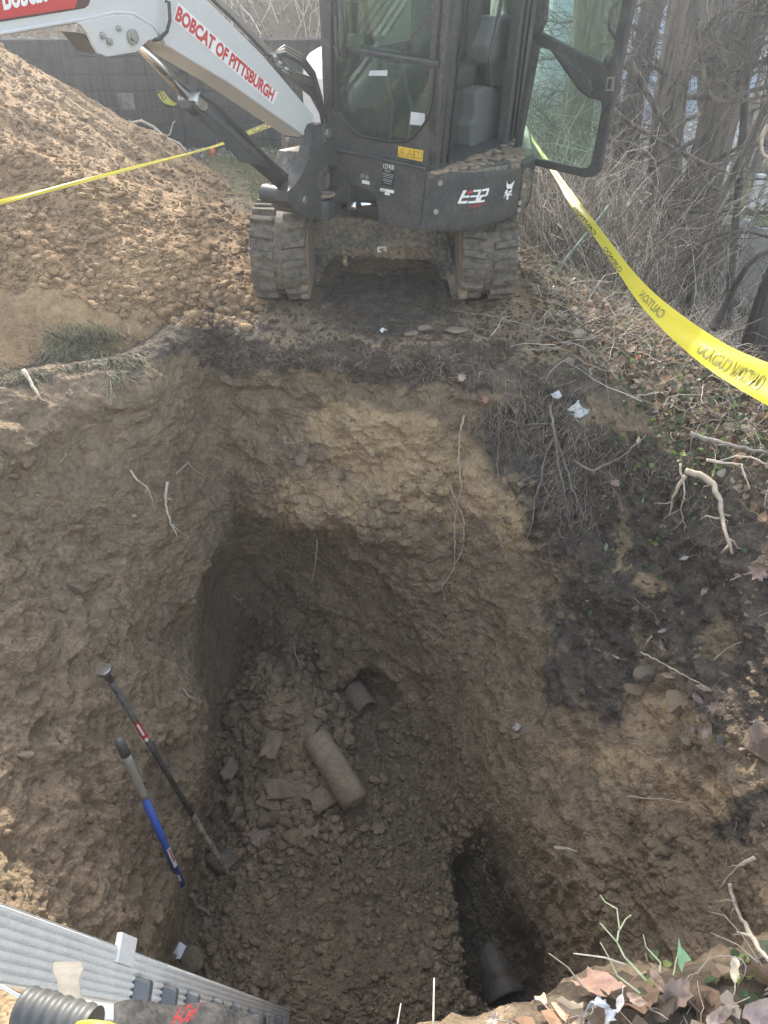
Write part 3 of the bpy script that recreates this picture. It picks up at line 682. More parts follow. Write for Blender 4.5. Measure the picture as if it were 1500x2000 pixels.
# E (slanted bars), 3, 2 built from strokes as on the panel
poly_cyl('model_lettering', [
 [(772,432),(805,430),(752,525),(720,548)], [(720,552),(735,530),(815,526),(802,550)], [(762,480),(835,476),(826,496),(750,500)], [(780,430),(806,428),(800,442),(772,446)],
 [(868,427),(940,420),(934,440),(862,446)], [(915,440),(936,438),(905,530),(880,532)], [(842,478),(920,472),(914,490),(836,496)], [(822,530),(895,524),(888,546),(812,550)],
 [(948,420),(1012,408),(1006,430),(940,440)], [(990,430),(1010,426),(996,474),(974,478)], [(928,474),(992,466),(986,484),(922,492)], [(922,490),(944,486),(928,530),(900,534)], [(898,528),(972,516),(964,536),(890,546)]], M['letterwhite'])
poly_cyl('model_accent', [[(818, 436), (862, 431), (848, 458), (802, 461)]], M['red'])
on_cyl('series_lettering', 'R2-SERIES', (915, 408), (941, 402), (917, 402), M['red'], .01)
poly_cyl('cat_emblem', [
 [(1172,338),(1180,372),(1204,376),(1246,338),(1224,392),(1218,420),(1196,412),(1176,420),(1168,392)],
 [(1168,422),(1184,436),(1180,452),(1160,462),(1150,455)], [(1218,422),(1214,446),(1196,458),(1190,440)],
 [(1160,462),(1184,452),(1196,460),(1200,470),(1186,490),(1184,512),(1172,520),(1166,506),(1170,484),(1158,474)],
 [(1152,466),(1158,474),(1140,500),(1142,494)], [(1206,455),(1222,470),(1212,478),(1200,466)], [(1148,486),(1150,496),(1142,510),(1146,500)]], M['letterwhite'])
for px_, py_ in ((859, 357), (851, 413), (1022, 362), (1014, 396), (1012, 410)):
    p = cyl(px_, py_, 1.2); n_ = Vector((p.x-SC.x, p.y-SC.y, 0)).normalized(); MB().tube([p, p+n_*.008], .014, 12).build('bolt', M['steel'], ex)
# warning label
a, b, c_ = FP(777, 306, .002), FP(826, 316, .002), FP(778, 285, .002)
wl_ = MB().add([a, FP(825, 316, .002), FP(827, 294, .002), c_], [(0, 1, 2, 3)]).build('warning_label', M['yellowlabel'], ex, fixn=False)
mb = MB()
def stroke(mb, pts, r=.0011, off=.004, f=FP):
    mb.tube([f(560+x/5, 220+y/5, off) for x, y in pts], r, 4)
stroke(mb, [(1090, 418), (1128, 348), (1156, 428), (1090, 418)]); stroke(mb, [(1165, 430), (1202, 362), (1230, 440), (1165, 430)])
stroke(mb, [(1240, 352), (1240, 462)]); stroke(mb, [(1248, 440), (1250, 380), (1284, 384), (1282, 446), (1248, 440)]); stroke(mb, [(1284, 384), (1320, 386), (1316, 452), (1282, 446)])
stroke(mb, [(1110, 405), (1125, 385), (1138, 408)]); stroke(mb, [(1186, 415), (1200, 398), (1212, 420)])
mb.build('warning_symbols', M['ink'], wl_)
# data plate with small lines, hand-written number, light
pl = MB().add([FP(745, 361, .034), FP(770, 366, .034), FP(772, 334, .034), FP(747, 329, .034)], [(0, 1, 2, 3)]).build('data_plate', M['ink'], ex, fixn=False)
Xd = -Fd
def small(name, s, px_, py_, w_, h_, mat, par, off=.037, shear=0): return text_on(name, s, FP(px_, py_, off), Xd, UZ, w_, h_, mat, par, Nf, .0, shear=shear)
small('plate_text', 'Bobcat', 752, 335, .035, .010, M['grey'], pl)
mb = MB()
for k, (yy, x0, x1) in enumerate(((338, 747.5, 769), (341, 748, 768), (344.5, 748, 767), (349, 748, 766), (352, 748, 766), (356, 750, 764))): mb.tube([FP(x0, yy+.0, .037), FP(x1, yy+4, .037)], .0011, 4)
mb.build('plate_lines', M['grey'], pl)
wl2 = MB().add([FP(742, 373, .034), FP(769, 378, .034), FP(770, 372, .034), FP(743, 367, .034)], [(0, 1, 2, 3)]).build('white_strip_label', M['letterwhite'], ex, fixn=False)
small('strip_text', 'Bobcat', 745, 373, .03, .011, M['ink'], wl2, .036)
MB().add([FP(751, 380, .034), FP(761, 382, .034), FP(761, 377, .034), FP(752, 375, .034)], [(0, 1, 2, 3)]).build('barcode_label', M['letterwhite'], ex, fixn=False)
MB().add([FP(707, 358, .034), FP(722, 361, .034), FP(722, 354, .034), FP(707, 351, .034)], [(0, 1, 2, 3)]).build('small_label', M['letterwhite'], ex, fixn=False)
for px_, py_ in ((710, 343), (719, 346)): p = FP(px_, py_, .03); MB().tube([p, p+Nf*.02], .012, 10).build('grease_fitting', M['steel'], ex)
small('stock_number', '127458', 749, 329, .065, .024, M['letterwhite'], ex, .036)
lf = MB().ring([FP(792, 362, .032), FP(812, 366, .032), FP(815, 339, .032), FP(794, 334, .032)], [FP(796, 358, .032), FP(810, 361, .032), FP(811, 342, .032), FP(797, 338, .032)], -Nf*.01).build('work_light', M['black'], ex)
MB().add([FP(796, 358, .030), FP(810, 361, .030), FP(811, 342, .030), FP(797, 338, .030)], [(0, 1, 2, 3)]).build('lens', M['grey'], lf, fixn=False)
for pp in (((800, 243), (829, 246), (830, 222), (803, 218)), ((720, 148), (756, 148), (757, 137), (722, 138))):
    MB().add([FP(x_, y_, -.012) for x_, y_ in pp], [(0, 1, 2, 3)]).build('window_sticker', M['grey'], ex, fixn=False)
# swing cylinder rod
MB().tube([FP(672, 402, .03), FP(700, 402, .06)], .022, 12).tube([FP(668, 403, .05), FP(735, 397, -.02)], .017, 12).build('swing_cylinder_rod', M['chrome'], ex)
# hood on the far side (white) and lower side cover
hood = shell([(-.30, 5.0), (-.46, 5.3), (-.56, 5.8), (-.52, 6.2), (-.2, 6.45), (.2, 6.3), (.2, 5.2)], 0, 0, taper=[(.80, 1), (1.0, 1), (1.10, .95), (1.17, .84), (1.20, .6)])
hood.build('engine_hood', M['white'], ex, bevel=.02)
MB().hexa([LW(.74, .10, .50), LW(.84, .15, .50), LW(.92, .6, .5), LW(.74, .6, .5), LW(.74, .12, .98), LW(.83, .2, .95), LW(.90, .6, .95), LW(.74, .6, .98)]).build('front_corner_cover', M['black'], ex, bevel=.03)
# --- swing bracket
BN = Vector((.866, -.5, 0)); BD = Vector((-.5, -.866, 0)); R0 = P(630, 255, y=4.35)
def BP(px, py, off=0): return onplane(px, py, R0+BN*off, BN)
outl = [(616, 244), (628, 240), (640, 248), (643, 262), (640, 284), (660, 300), (678, 308), (682, 330), (674, 372), (658, 394), (654, 426), (600, 425), (572, 408), (562, 394), (562, 374), (574, 364), (590, 340), (602, 312), (608, 282), (610, 256)]
inn = [(640, 324), (656, 323), (664, 332), (665, 366), (655, 381), (634, 381), (622, 372), (620, 348), (627, 334)]
br = MB().ring([BP(x, y, .05) for x, y in outl], [BP(x, y, .05) for x, y in inn], -BN*.07).build('swing_bracket', M['black'], ex, bevel=.012)
MB().prism([BP(x, y, -.02) for x, y in ((596, 300), (640, 290), (676, 320), (668, 400), (650, 424), (590, 420), (570, 395))], -BN*.18).build('bracket_web', M['blackmud'], ex, bevel=.01)
for px_, py_, rr in ((636, 260, .034), (592, 390, .036)):
    p = BP(px_, py_, .05); MB().tube([p-BN*.26, p+BN*.012], rr*1.25, 18).build('pin_boss', M['black'], br, bevel=.003); MB().tube([p, p+BN*.024], rr*.68, 14).build('pin', M['steel'], br, bevel=.002)
p = BP(632, 404, .03); MB().tube([p-UZ*.06, p+UZ*.045], .055, 18).build('swing_pivot', M['black'], br, bevel=.006)
p = BP(637, 382, .05); MB().tube([p, p+UZ*.012], .05, 18).build('pivot_washer', M['mud'], br)
# --- boom
low = [(614, 226), (603, 271), (545, 231), (448, 163), (376, 120), (330, 92), (299, 79), (299, 51), (261, 28), (224, 26), (177, 37), (0, 67), (-420, 148), (-470, 60), (-330, -80), (0, -118), (180, -150), (290, -148), (401, -4), (513, 107)]
boomp = [BP(x, y) for x, y in low]
boom = MB().prism(boomp, -BN*.165).build('boom', M['white'], ex, bevel=.006)
MB().tube([BP(x, y, .003) for x, y in ((-300, 124), (0, 65), (177, 35), (224, 24), (261, 27), (299, 50), (320, 84))], .008, 6).build('boom_flange', M['white'], ex)
plate = [(150, 44), (224, 28), (261, 30), (299, 53), (312, 74), (290, 79), (266, 102), (210, 111), (192, 104), (182, 88), (172, 66), (160, 52)]
lug = MB().prism([BP(x, y, .012) for x, y in plate], -BN*.014).build('cylinder_lug', M['white'], ex, bevel=.003)
MB().prism([BP(x, y, -.16) for x, y in plate], -BN*.014).build('cylinder_lug', M['white'], ex, bevel=.003)
MB().prism([BP(x, y, -.03) for x, y in ((158, 64), (172, 70), (206, 106), (190, 104))], -BN*.10).build('lug_spacer', M['plastic'], ex)
for px_, py_, rr in ((257, 72, .026), (199, 69, .012), (212, 81, .012), (230, 55, .010)):
    p = BP(px_, py_, .012); MB().tube([p, p+BN*.012], rr, 16).tube([p, p+BN*.018], rr*.55, 12).build('lug_bolt', M['steel'], lug, bevel=.001)
# arm and bucket, hanging left of the picture
e0 = BP(-400, 60, -.08); e1 = Vector((e0.x-.38, e0.y-.75, .62)); e2 = e0-(e1-e0)*.22
sdv = BN*.075
ax_ = (e1-e0).normalized(); pr_ = ax_.cross(BN).normalized()
MB().hexa([e2-sdv-pr_*.07, e2+sdv-pr_*.07, e2+sdv+pr_*.07, e2-sdv+pr_*.07, e1-sdv-pr_*.06, e1+sdv-pr_*.06, e1+sdv+pr_*.06, e1-sdv+pr_*.06]).build('arm', M['white'], ex, bevel=.01)
MB().hexa([e0-sdv*1.2-pr_*.16, e0+sdv*1.2-pr_*.16, e0+sdv*1.2+pr_*.16, e0-sdv*1.2+pr_*.16, (e0+e1)/2-sdv-pr_*.07, (e0+e1)/2+sdv-pr_*.07, (e0+e1)/2+sdv+pr_*.07, (e0+e1)/2-sdv+pr_*.07]).build('arm_gusset', M['white'], ex, bevel=.01)
MB().tube([BP(-120, -110, -.08), BP(-420, -120, -.08)], .05, 16).tube([BP(-420, -120, -.08), e2], .025, 12).build('arm_cylinder', M['black'], ex)
bp_ = [(0, 0), (.12, .10), (.10, .32), (-.02, .50), (-.24, .56), (-.44, .48), (-.40, .44), (-.22, .50), (-.06, .44), (.03, .30), (.02, .14), (-.04, .06)]
bo = Vector((e1.x, e1.y, e1.z+.08)); bl_ = [bo-BD*a-UZ*b for a, b in bp_]
MB().prism([p-BN*.28 for p in bl_], BN*.56).build('bucket', M['blackmud'], ex, bevel=.006)
for sg_ in (-.28, .26): MB().prism([bo-BD*a-UZ*b+BN*sg_ for a, b in bp_[:6]], BN*.02).build('bucket_side', M['blackmud'], ex)
# cylinder
r0, r1, b0, b1 = BP(256, 72, -.075), BP(372, 192, -.075), BP(370, 190, -.075), BP(586, 384, -.06)
MB().tube([r0, r1], .021, 16).build('cylinder_rod', M['chrome'], ex)
MB().tube([BP(262, 84, -.11), BP(366, 200, -.11)], .009, 10).build('rod_guide', M['chrome'], ex)
dv_ = (b1-b0).normalized()
cb = MB().tube([b0, b1], .045, 20).tube([b0-dv_*.01, b0+dv_*.05], .052, 20).tube([b1-dv_*.07, b1+dv_*.03], .05, 20).build('cylinder_barrel', M['black'], ex)
p = b0+dv_*.02; MB().tube([p-BN*.05, p+BN*.062], .036, 16).build('gland_boss', M['steel'], cb)
sh = MB().hexa([BP(382, 214, -.02), BP(372, 196, -.02), BP(372, 196, -.14), BP(382, 214, -.14), BP(468, 316, -.02), BP(520, 326, -.02), BP(520, 326, -.14), BP(468, 316, -.14)]).build('cylinder_guard', M['black'], ex, bevel=.006)
MB().tube([BP(395, 182, .0), BP(430, 210, .0), BP(500, 285, -.02), BP(560, 352, -.02)], .010, 8).build('hard_line', M['black'], ex)
# hoses along the boom top
for k in range(5):
    o_ = -.03-.028*k
    hp = [BP(395-k*2, -20-k*4, o_), BP(450, 32-k*3, o_), BP(520, 104-k*3, o_), BP(575, 158-k*4, o_), BP(608, 186-k*8, o_), BP(626, 220-k*4, o_), BP(634, 262, o_-.02), BP(640, 310, o_-.03)]
    sm = []
    for i in range(len(hp)-1):
        for f in (0, .33, .66): sm.append(hp[i].lerp(hp[i+1], f))
    sm.append(hp[-1]); MB().tube(sm, .009, 8).build('hydraulic_hose', M['hose'], ex)
for k in range(3):
    o_ = -.02-.03*k; hp = [BP(528, 112, o_), BP(556, 104-6*k, o_), BP(590, 124-6*k, o_), BP(612, 152-5*k, o_), BP(626, 190, o_), BP(632, 230, o_-.03)]
    MB().tube(hp, .011, 8).build('hydraulic_hose', M['hose'], ex)
for px_, py_ in ((538, 112), (560, 136), (548, 124)): MB().tube([BP(px_-8, py_-5, -.02), BP(px_+8, py_+6, -.02)], .014, 8).build('hose_fitting', M['steel'], ex)
MB().tube([BP(322, 2, .02), BP(330, 4, .03), BP(332, 40, .035), BP(326, 62, .035), BP(312, 76, .02), BP(298, 78, .005)], .007, 8).build('boom_hose', M['hose'], ex)
for k in range(3):
    hp = [BP(612, 250, -.05-.03*k), BP(606, 290, -.08-.03*k), BP(600, 340, -.1-.02*k), BP(612, 392, -.12)]; MB().tube(hp, .011, 8).build('hydraulic_hose', M['hose'], ex)
# boom decals
def bplane_text(name, s, bl, br_, tl, mat, offset=0, lift=.0025):
    V, F = textmesh(s, offset); w_ = V[:, 0].max(); h0, h1 = V[:, 1].min(), V[:, 1].max(); A, Bq, Cq = BP(*bl, lift), BP(*br_, lift), BP(*tl, lift)
    return MB().add([A+(Bq-A)*(x/w_)+(Cq-A)*((y-h0)/(h1-h0)) for x, y, _ in V], F).build(name, mat, ex, fixn=False)
MB().add([BP(x, y, .0015) for x, y in ((338, 38), (533, 204), (543, 181), (348, 4))], [(0, 1, 2, 3)]).build('decal_backing', M['letterwhite'], ex, fixn=False)
bplane_text('boom_lettering', 'BOBCAT OF PITTSBURGH', (341, 38), (531, 199), (349, 10), M['red'], .045)
band = MB().add([BP(x, y, .0015) for x, y in ((-260, 95), (0, 43), (130, 22), (165, 16), (173, 10), (178, -5), (182, -70), (0, -52), (-230, -20))], [tuple(range(9))]).build('boom_band', plain('dark_band', (.08, .03, .03), .4), ex, fixn=False)
MB().add([BP(x, y, .003) for x, y in ((-250, 86), (0, 38), (128, 18), (145, 16), (150, 6), (154, -20), (156, -62), (0, -46), (-225, -14))], [tuple(range(9))]).build('boom_band_red', M['red'], ex, fixn=False)
bplane_text('band_lettering', 'Bobcat', (8, 21), (94, 3), (-2, -32), M['letterwhite'], .03, .0045)
# --- door (open)
ph, pf = P(1004, 309, z=.77), P(1160, 345, z=.77)
DD = Vector((pf.x-ph.x, pf.y-ph.y, 0)).normalized(); DN = Vector((DD.y, -DD.x, 0)); DN = DN if DN.dot(CAMP-ph) > 0 else -DN
def DP(px, py, off=0): return onplane(px, py, ph+DN*off, DN)
dlo = [DP(1002, 296), DP(1004, 306), DP(1014, 317), DP(1140, 347), DP(1156, 346), DP(1168, 336)]
dr0, dl0 = DP(1237, 0), DP(1050, 0)
dout = dlo+[DP(1216, 106), up_to(DP(1216, 106), dr0, 2.28), up_to(DP(1002, 296), dl0, 2.28)]
dli = [DP(1011, 292), DP(1014, 299), DP(1024, 305), DP(1134, 329), DP(1146, 328), DP(1154, 318)]
dri, dl2 = DP(1215, 0), DP(1066, 0)
din = dli+[DP(1192, 120), up_to(DP(1192, 120), dri, 2.20), up_to(DP(1011, 292), dl2, 2.20)]
door = MB().ring(dout, din, -DN*.035).build('cab_door', M['black'], ex, bevel=.006)
MB().prism([p-DN*.02 for p in din], -DN*.004).build('door_glass', M['glassdoor'], door)
mb = MB().prism([DP(x, y, .012) for x, y in ((1041, 70), (1060, 65), (1120, 96), (1186, 128), (1194, 112), (1208, 106), (1204, 154), (1190, 198), (1174, 225), (1172, 198), (1148, 192), (1133, 182), (1107, 147), (1074, 99), (1044, 90))], -DN*.035)
mb.build('door_brace', M['black'], door, bevel=.01)
mb = MB().prism([DP(x, y, .03) for x, y in ((1078, 98), (1096, 106), (1150, 150), (1158, 176), (1150, 190), (1134, 180), (1108, 145))], -DN*.03); mb.build('door_trim', M['plastic'] if False else M['black'], door, bevel=.01)
MB().tube([DP(1184, 128, .03), DP(1188, 110, .035)], .016, 10).build('door_latch', M['black'], door, bevel=.004)
MB().ring([DP(x, y, .016) for x, y in ((1182, 178), (1196, 178), (1200, 150), (1186, 150))], [DP(x, y, .016) for x, y in ((1185, 174), (1193, 174), (1196, 154), (1188, 154))], -DN*.01).build('latch_plate', M['steel'], door)
MB().tube([DP(1216, -6, .03), DP(1194, 20, .04), DP(1190, 56, .04), DP(1206, 80, .02)], .009, 8).build('door_handle', M['black'], door)
MB().tube([DP(1072, -30, .04), DP(1066, 40, .04), DP(1056, 60, .04), DP(1042, 72, .02)], .010, 8).build('door_handle', M['black'], door)
# --- undercarriage
UY = 4.78
def UP(px, py): return P(px, py, y=UY)
fr = MB().prism([UP(x, y) for x, y in ((604, 432), (655, 424), (880, 440), (915, 452), (925, 520), (915, 600), (896, 612), (870, 560), (850, 520), (835, 509), (655, 499), (634, 528), (616, 570), (600, 540))], (0, .5, 0))
fr.build('undercarriage_frame', M['blackmud'], ex, bevel=.012)
MB().tube([(0, 5.27, .33), (0, 5.27, .52)], .42, 36).build('slew_ring', M['blackmud'], ex, bevel=.01)
MB().hexa([UP(850, 452)+Vector((0, -.02, 0)), UP(872, 450)+Vector((0, -.02, 0)), P(905, 590, y=4.42), P(890, 612, y=4.42), UP(850, 452)+Vector((0, .2, 0)), UP(872, 450)+Vector((0, .2, 0)), P(905, 590, y=4.6), P(890, 612, y=4.6)]).build('side_arm', M['blackmud'], ex, bevel=.01)
MB().box(P(746, 487, y=UY-.012), (.06, .012, .035)).build('serial_label', M['letterwhite'], ex)
lumps('frame_mud', [P(random.uniform(660, 850), random.uniform(484, 502), y=UY-.005) for _ in range(110)]+[P(random.uniform(858, 905), random.uniform(500, 600), y=UY-.2) for _ in range(0)], .018, M['mud'], ex, flat=.8)
def track(x0, name_lab, ang=0):
    Rr, L, Wt = .235, 1.56, .32; zc = .275; yc0 = 4.23+Rr+.03
    cx = x0
    path = []; nA = 14; nS = 26
    for k in range(nA+1): a = math.pi/2+math.pi*k/nA; path.append((yc0+Rr*math.cos(a), zc+Rr*math.sin(a), math.cos(a), math.sin(a)))
    for k in range(1, nS): path.append((yc0+L*k/nS, zc-Rr, 0, -1))
    for k in range(nA+1): a = -math.pi/2+math.pi*k/nA; path.append((yc0+L+Rr*math.cos(a), zc+Rr*math.sin(a), math.cos(a), math.sin(a)))
    for k in range(1, nS): path.append((yc0+L-L*k/nS, zc+Rr-.02*math.sin(math.pi*k/nS), 0, 1))
    n = len(path); vs = []; fs = []
    for (y_, z_, ny_, nz_) in path:
        for dx, dr in ((-Wt/2, 0), (Wt/2, 0), (Wt/2, -.03), (-Wt/2, -.03)): vs.append((cx+dx, y_+ny_*dr, z_+nz_*dr))
    for i in range(n):
        j = (i+1) % n
        for k in range(4): fs.append((i*4+k, i*4+(k+1) % 4, j*4+(k+1) % 4, j*4+k))
    mb = MB().add(vs, fs)
    # lugs along the arc length
    P2 = np.array([(p[0], p[1]) for p in path]+[path[0][:2]]); seg = np.hypot(*np.diff(P2, axis=0).T); cum = np.r_[0, np.cumsum(seg)]; tot = cum[-1]
    def at(s_):
        s_ %= tot; i = int(np.searchsorted(cum, s_, 'right')-1); i = min(i, n-1); f = (s_-cum[i])/max(seg[i], 1e-9); a_, b_ = path[i], path[(i+1) % n]
        y_, z_ = a_[0]*(1-f)+b_[0]*f, a_[1]*(1-f)+b_[1]*f; nn = Vector((0, a_[2]*(1-f)+b_[2]*f, a_[3]*(1-f)+b_[3]*f)).normalized(); return Vector((0, y_, z_)), nn
    N_ = 46; pitch = tot/N_
    for i in range(N_):
        for sgn in (-1, 1):
            s0 = (i+(.5 if sgn > 0 else 0))*pitch; bot = []; top = []
            sk = .018
            for (dx0, ds) in ((.022, -.020), (Wt/2+.004, -.020-sk), (Wt/2+.004, .022-sk), (.022, .026)):
                p_, n_ = at(s0+ds); X = cx+sgn*dx0; bot.append(Vector((X, p_.y, p_.z))-n_*.004)
                p2_, n2_ = at(s0+ds*.72); top.append(Vector((cx+sgn*(dx0*.94+.006), p2_.y, p2_.z))+n2_*.030)
            mb.hexa(bot+top)
    t = mb.build('rubber_track', M['rubber'], ex, bevel=.004)
    for yy in (yc0, yc0+L):
        MB().tube([(cx-.07, yy, zc), (cx+.07, yy, zc)], .195, 28).tube([(cx-.13, yy, zc), (cx+.13, yy, zc)], .07, 16).build('idler_wheel' if yy == yc0 else 'drive_sprocket', M['blackmud'], t, bevel=.006)
    for k in range(4):
        yy = yc0+L*(.2+.2*k); MB().tube([(cx-.11, yy, zc-.13), (cx+.11, yy, zc-.13)], .075, 18).build('track_roller', M['blackmud'], t, bevel=.004)
    MB().box((cx, yc0+L/2, zc+.01), (.14, L*.9, .17)).build('track_frame', M['blackmud'], t, bevel=.02)
    return t
tr1 = track(-.612, 'l'); tr2 = track(.612, 'r')
# mud-caked inner cheeks by the front idlers
for s_, x0 in ((1, -.445), (-1, .445)):
    MB().prism([(x0, 4.30, .06), (x0, 4.28, .30), (x0, 4.5, .45), (x0, 5.0, .50), (x0, 5.3, .30), (x0, 5.0, .05)], (-s_*.06, 0, 0)).build('track_cheek', M['mud'], ex, bevel=.02)
# dozer blade at the back
MB().hexa([(-.77, 6.75, .03), (.77, 6.75, .03), (.77, 6.83, .03), (-.77, 6.83, .03), (-.77, 6.78, .36), (.77, 6.78, .36), (.77, 6.85, .36), (-.77, 6.85, .36)]).build('dozer_blade', M['blackmud'], ex, bevel=.01)
for sx_ in (-.3, .3): MB().hexa([(sx_-.04, 5.6, .22), (sx_+.04, 5.6, .22), (sx_+.04, 6.78, .14), (sx_-.04, 6.78, .14), (sx_-.04, 5.6, .32), (sx_+.04, 5.6, .32), (sx_+.04, 6.78, .26), (sx_-.04, 6.78, .26)]).build('blade_arm', M['blackmud'], ex, bevel=.01)
# ------------------------------------------------------------------ batch geometry in numpy
def canes(P0, P1, r0, r1, sag, seg=8, wig=.04, seed=0, n=3):
    """many thin arching stems; P0,P1 (m,3) ends; sag (m,3) mid offset -> V,F"""
    rg = np.random.default_rng(seed); m = len(P0); t = np.linspace(0, 1, seg+1)[None, :, None]
    C = P0[:, None]*(1-t)+P1[:, None]*t+sag[:, None]*(4*t*(1-t))
    L = np.linalg.norm(P1-P0, axis=1)[:, None, None]
    wg = np.cumsum(rg.normal(0, 1, (m, seg+1, 3)), axis=1)*wig*L/seg**.5; wg -= wg[:, :1]; C = C+wg*t**.5
    T = np.gradient(C, axis=1); T /= np.linalg.norm(T, axis=2)[..., None]+1e-9
    a = np.cross(T, np.array([.31, .52, .79])); a /= np.linalg.norm(a, axis=2)[..., None]+1e-9; b = np.cross(T, a)
    r = (r0[:, None]*(1-t[..., 0])+r1[:, None]*t[..., 0])[..., None]
    V = np.stack([C+(a*math.cos(2*math.pi*k/n)+b*math.sin(2*math.pi*k/n))*r for k in range(n)], 2)   # m,seg+1,n,3
    base = np.arange(m)[:, None, None]*(seg+1)*n+np.arange(seg)[None, :, None]*n; k = np.arange(n)[None, None, :]; k2 = (k+1) % n
    F = np.stack([base+k, base+k2, base+n+k2, base+n+k], -1).reshape(-1, 4)
    return V.reshape(-1, 3), F, C
ICO = None
def blobs(cent, size, seed=0, flat=.75, rough=.3, normals=None):
    """many small angular lumps"""
    rg = np.random.default_rng(seed)
    import bmesh
    bm = bmesh.new(); bmesh.ops.create_icosphere(bm, subdivisions=2, radius=1); v = np.array([q.co[:] for q in bm.verts]); f = np.array([[q.index for q in p.verts] for p in bm.faces]); bm.free()
    m = len(cent); nv = len(v); A_ = []
    for q in range(14):      # a few differently knocked-about shapes
        w_ = v.copy()
        for _ in range(7):
            d = rg.normal(0, 1, 3); d /= np.linalg.norm(d); c = rg.uniform(.45, .8); t = w_@d; w_ = w_-np.maximum(t-c, 0)[:, None]*d[None]
        A_.append(w_*(1+rg.uniform(-.09, .09, (nv, 1))))
    s = size[:, None, None]*np.array(A_)[rg.integers(0, 14, m)]
    s = s*np.stack([rg.uniform(.7, 1.3, m), rg.uniform(.7, 1.3, m), rg.uniform(flat*.7, flat*1.2, m)], 1)[:, None]
    a = rg.uniform(0, 6.28, m); b_ = rg.uniform(-.6, .6, m); ca, sa, cb_, sb = np.cos(a)[:, None], np.sin(a)[:, None], np.cos(b_)[:, None], np.sin(b_)[:, None]
    x, y, z = s[..., 0], s[..., 1], s[..., 2]; y, z = y*cb_-z*sb, y*sb+z*cb_; x, y = x*ca-y*sa, x*sa+y*ca
    V = np.stack([x, y, z], -1)+cent[:, None]; F = f[None]+np.arange(m)[:, None, None]*nv
    return V.reshape(-1, 3), F.reshape(-1, 3)
LEAF = np.array([(0, 0, 0), (.5, .18, .06), (.55, .5, .10), (.28, .8, .04), (0, 1.05, -.03), (-.28, .8, .05), (-.55, .5, .11), (-.5, .18, .05), (0, .5, -.04)])
LEAFF = np.array([(0, 1, 8), (1, 2, 8), (2, 3, 8), (3, 4, 8), (4, 5, 8), (5, 6, 8), (6, 7, 8), (7, 0, 8)])
def leaves(cent, size, nrm, seed=0, curl=.35, tilt=.5):
    rg = np.random.default_rng(seed); m = len(cent); L = LEAF[None]*np.stack([rg.uniform(.45, 1.0, m), np.ones(m), np.ones(m)], 1)[:, None]
    L = L.repeat(1, 0); L = L-np.array([0, .5, 0])
    L[..., 2] += curl*rg.normal(0, 1, (m, 1))*(L[..., 0]**2)*2+curl*rg.normal(0, 1, (m, 1))*(L[..., 1]**2)+rg.normal(0, .05, L.shape[:2])
    n = nrm+rg.normal(0, tilt, (m, 3)); n /= np.linalg.norm(n, axis=1)[:, None]
    a = np.cross(n, rg.normal(0, 1, (m, 3))); a /= np.linalg.norm(a, axis=1)[:, None]; b = np.cross(n, a)
    V = (L[..., 0:1]*a[:, None]+L[..., 1:2]*b[:, None]+L[..., 2:3]*n[:, None])*size[:, None, None]+cent[:, None]
    F = LEAFF[None]+np.arange(m)[:, None, None]*9
    return V.reshape(-1, 3), F.reshape(-1, 3)
PAL = np.array([(.30, .215, .15), (.22, .15, .10), (.38, .29, .21), (.16, .11, .075), (.42, .35, .28), (.30, .18, .11), (.12, .09, .07)])
def tints(m, k, pal=PAL, seed=0, var=.25):
    rg = np.random.default_rng(seed); c = pal[rg.integers(0, len(pal), m)]*rg.uniform(1-var, 1+var, (m, 1)); return np.repeat(c, k, 0)
M['leaf'] = attrcol('dead_leaf', .7, .3); M['twig'] = attrcol('bare_twig', .8); M['green'] = attrcol('ivy_leaf', .45, .3); M['clod'] = attrcol('clod_soil', .95)
def rootmat(name, c): return plain(name, c, .8, 0, .3, 40, bumpd=.002)
M['root'] = rootmat('pale_root', (.46, .37, .27)); M['rootw'] = rootmat('peeled_root', (.55, .47, .37)); M['rootg'] = rootmat('grey_root', (.26, .22, .18))
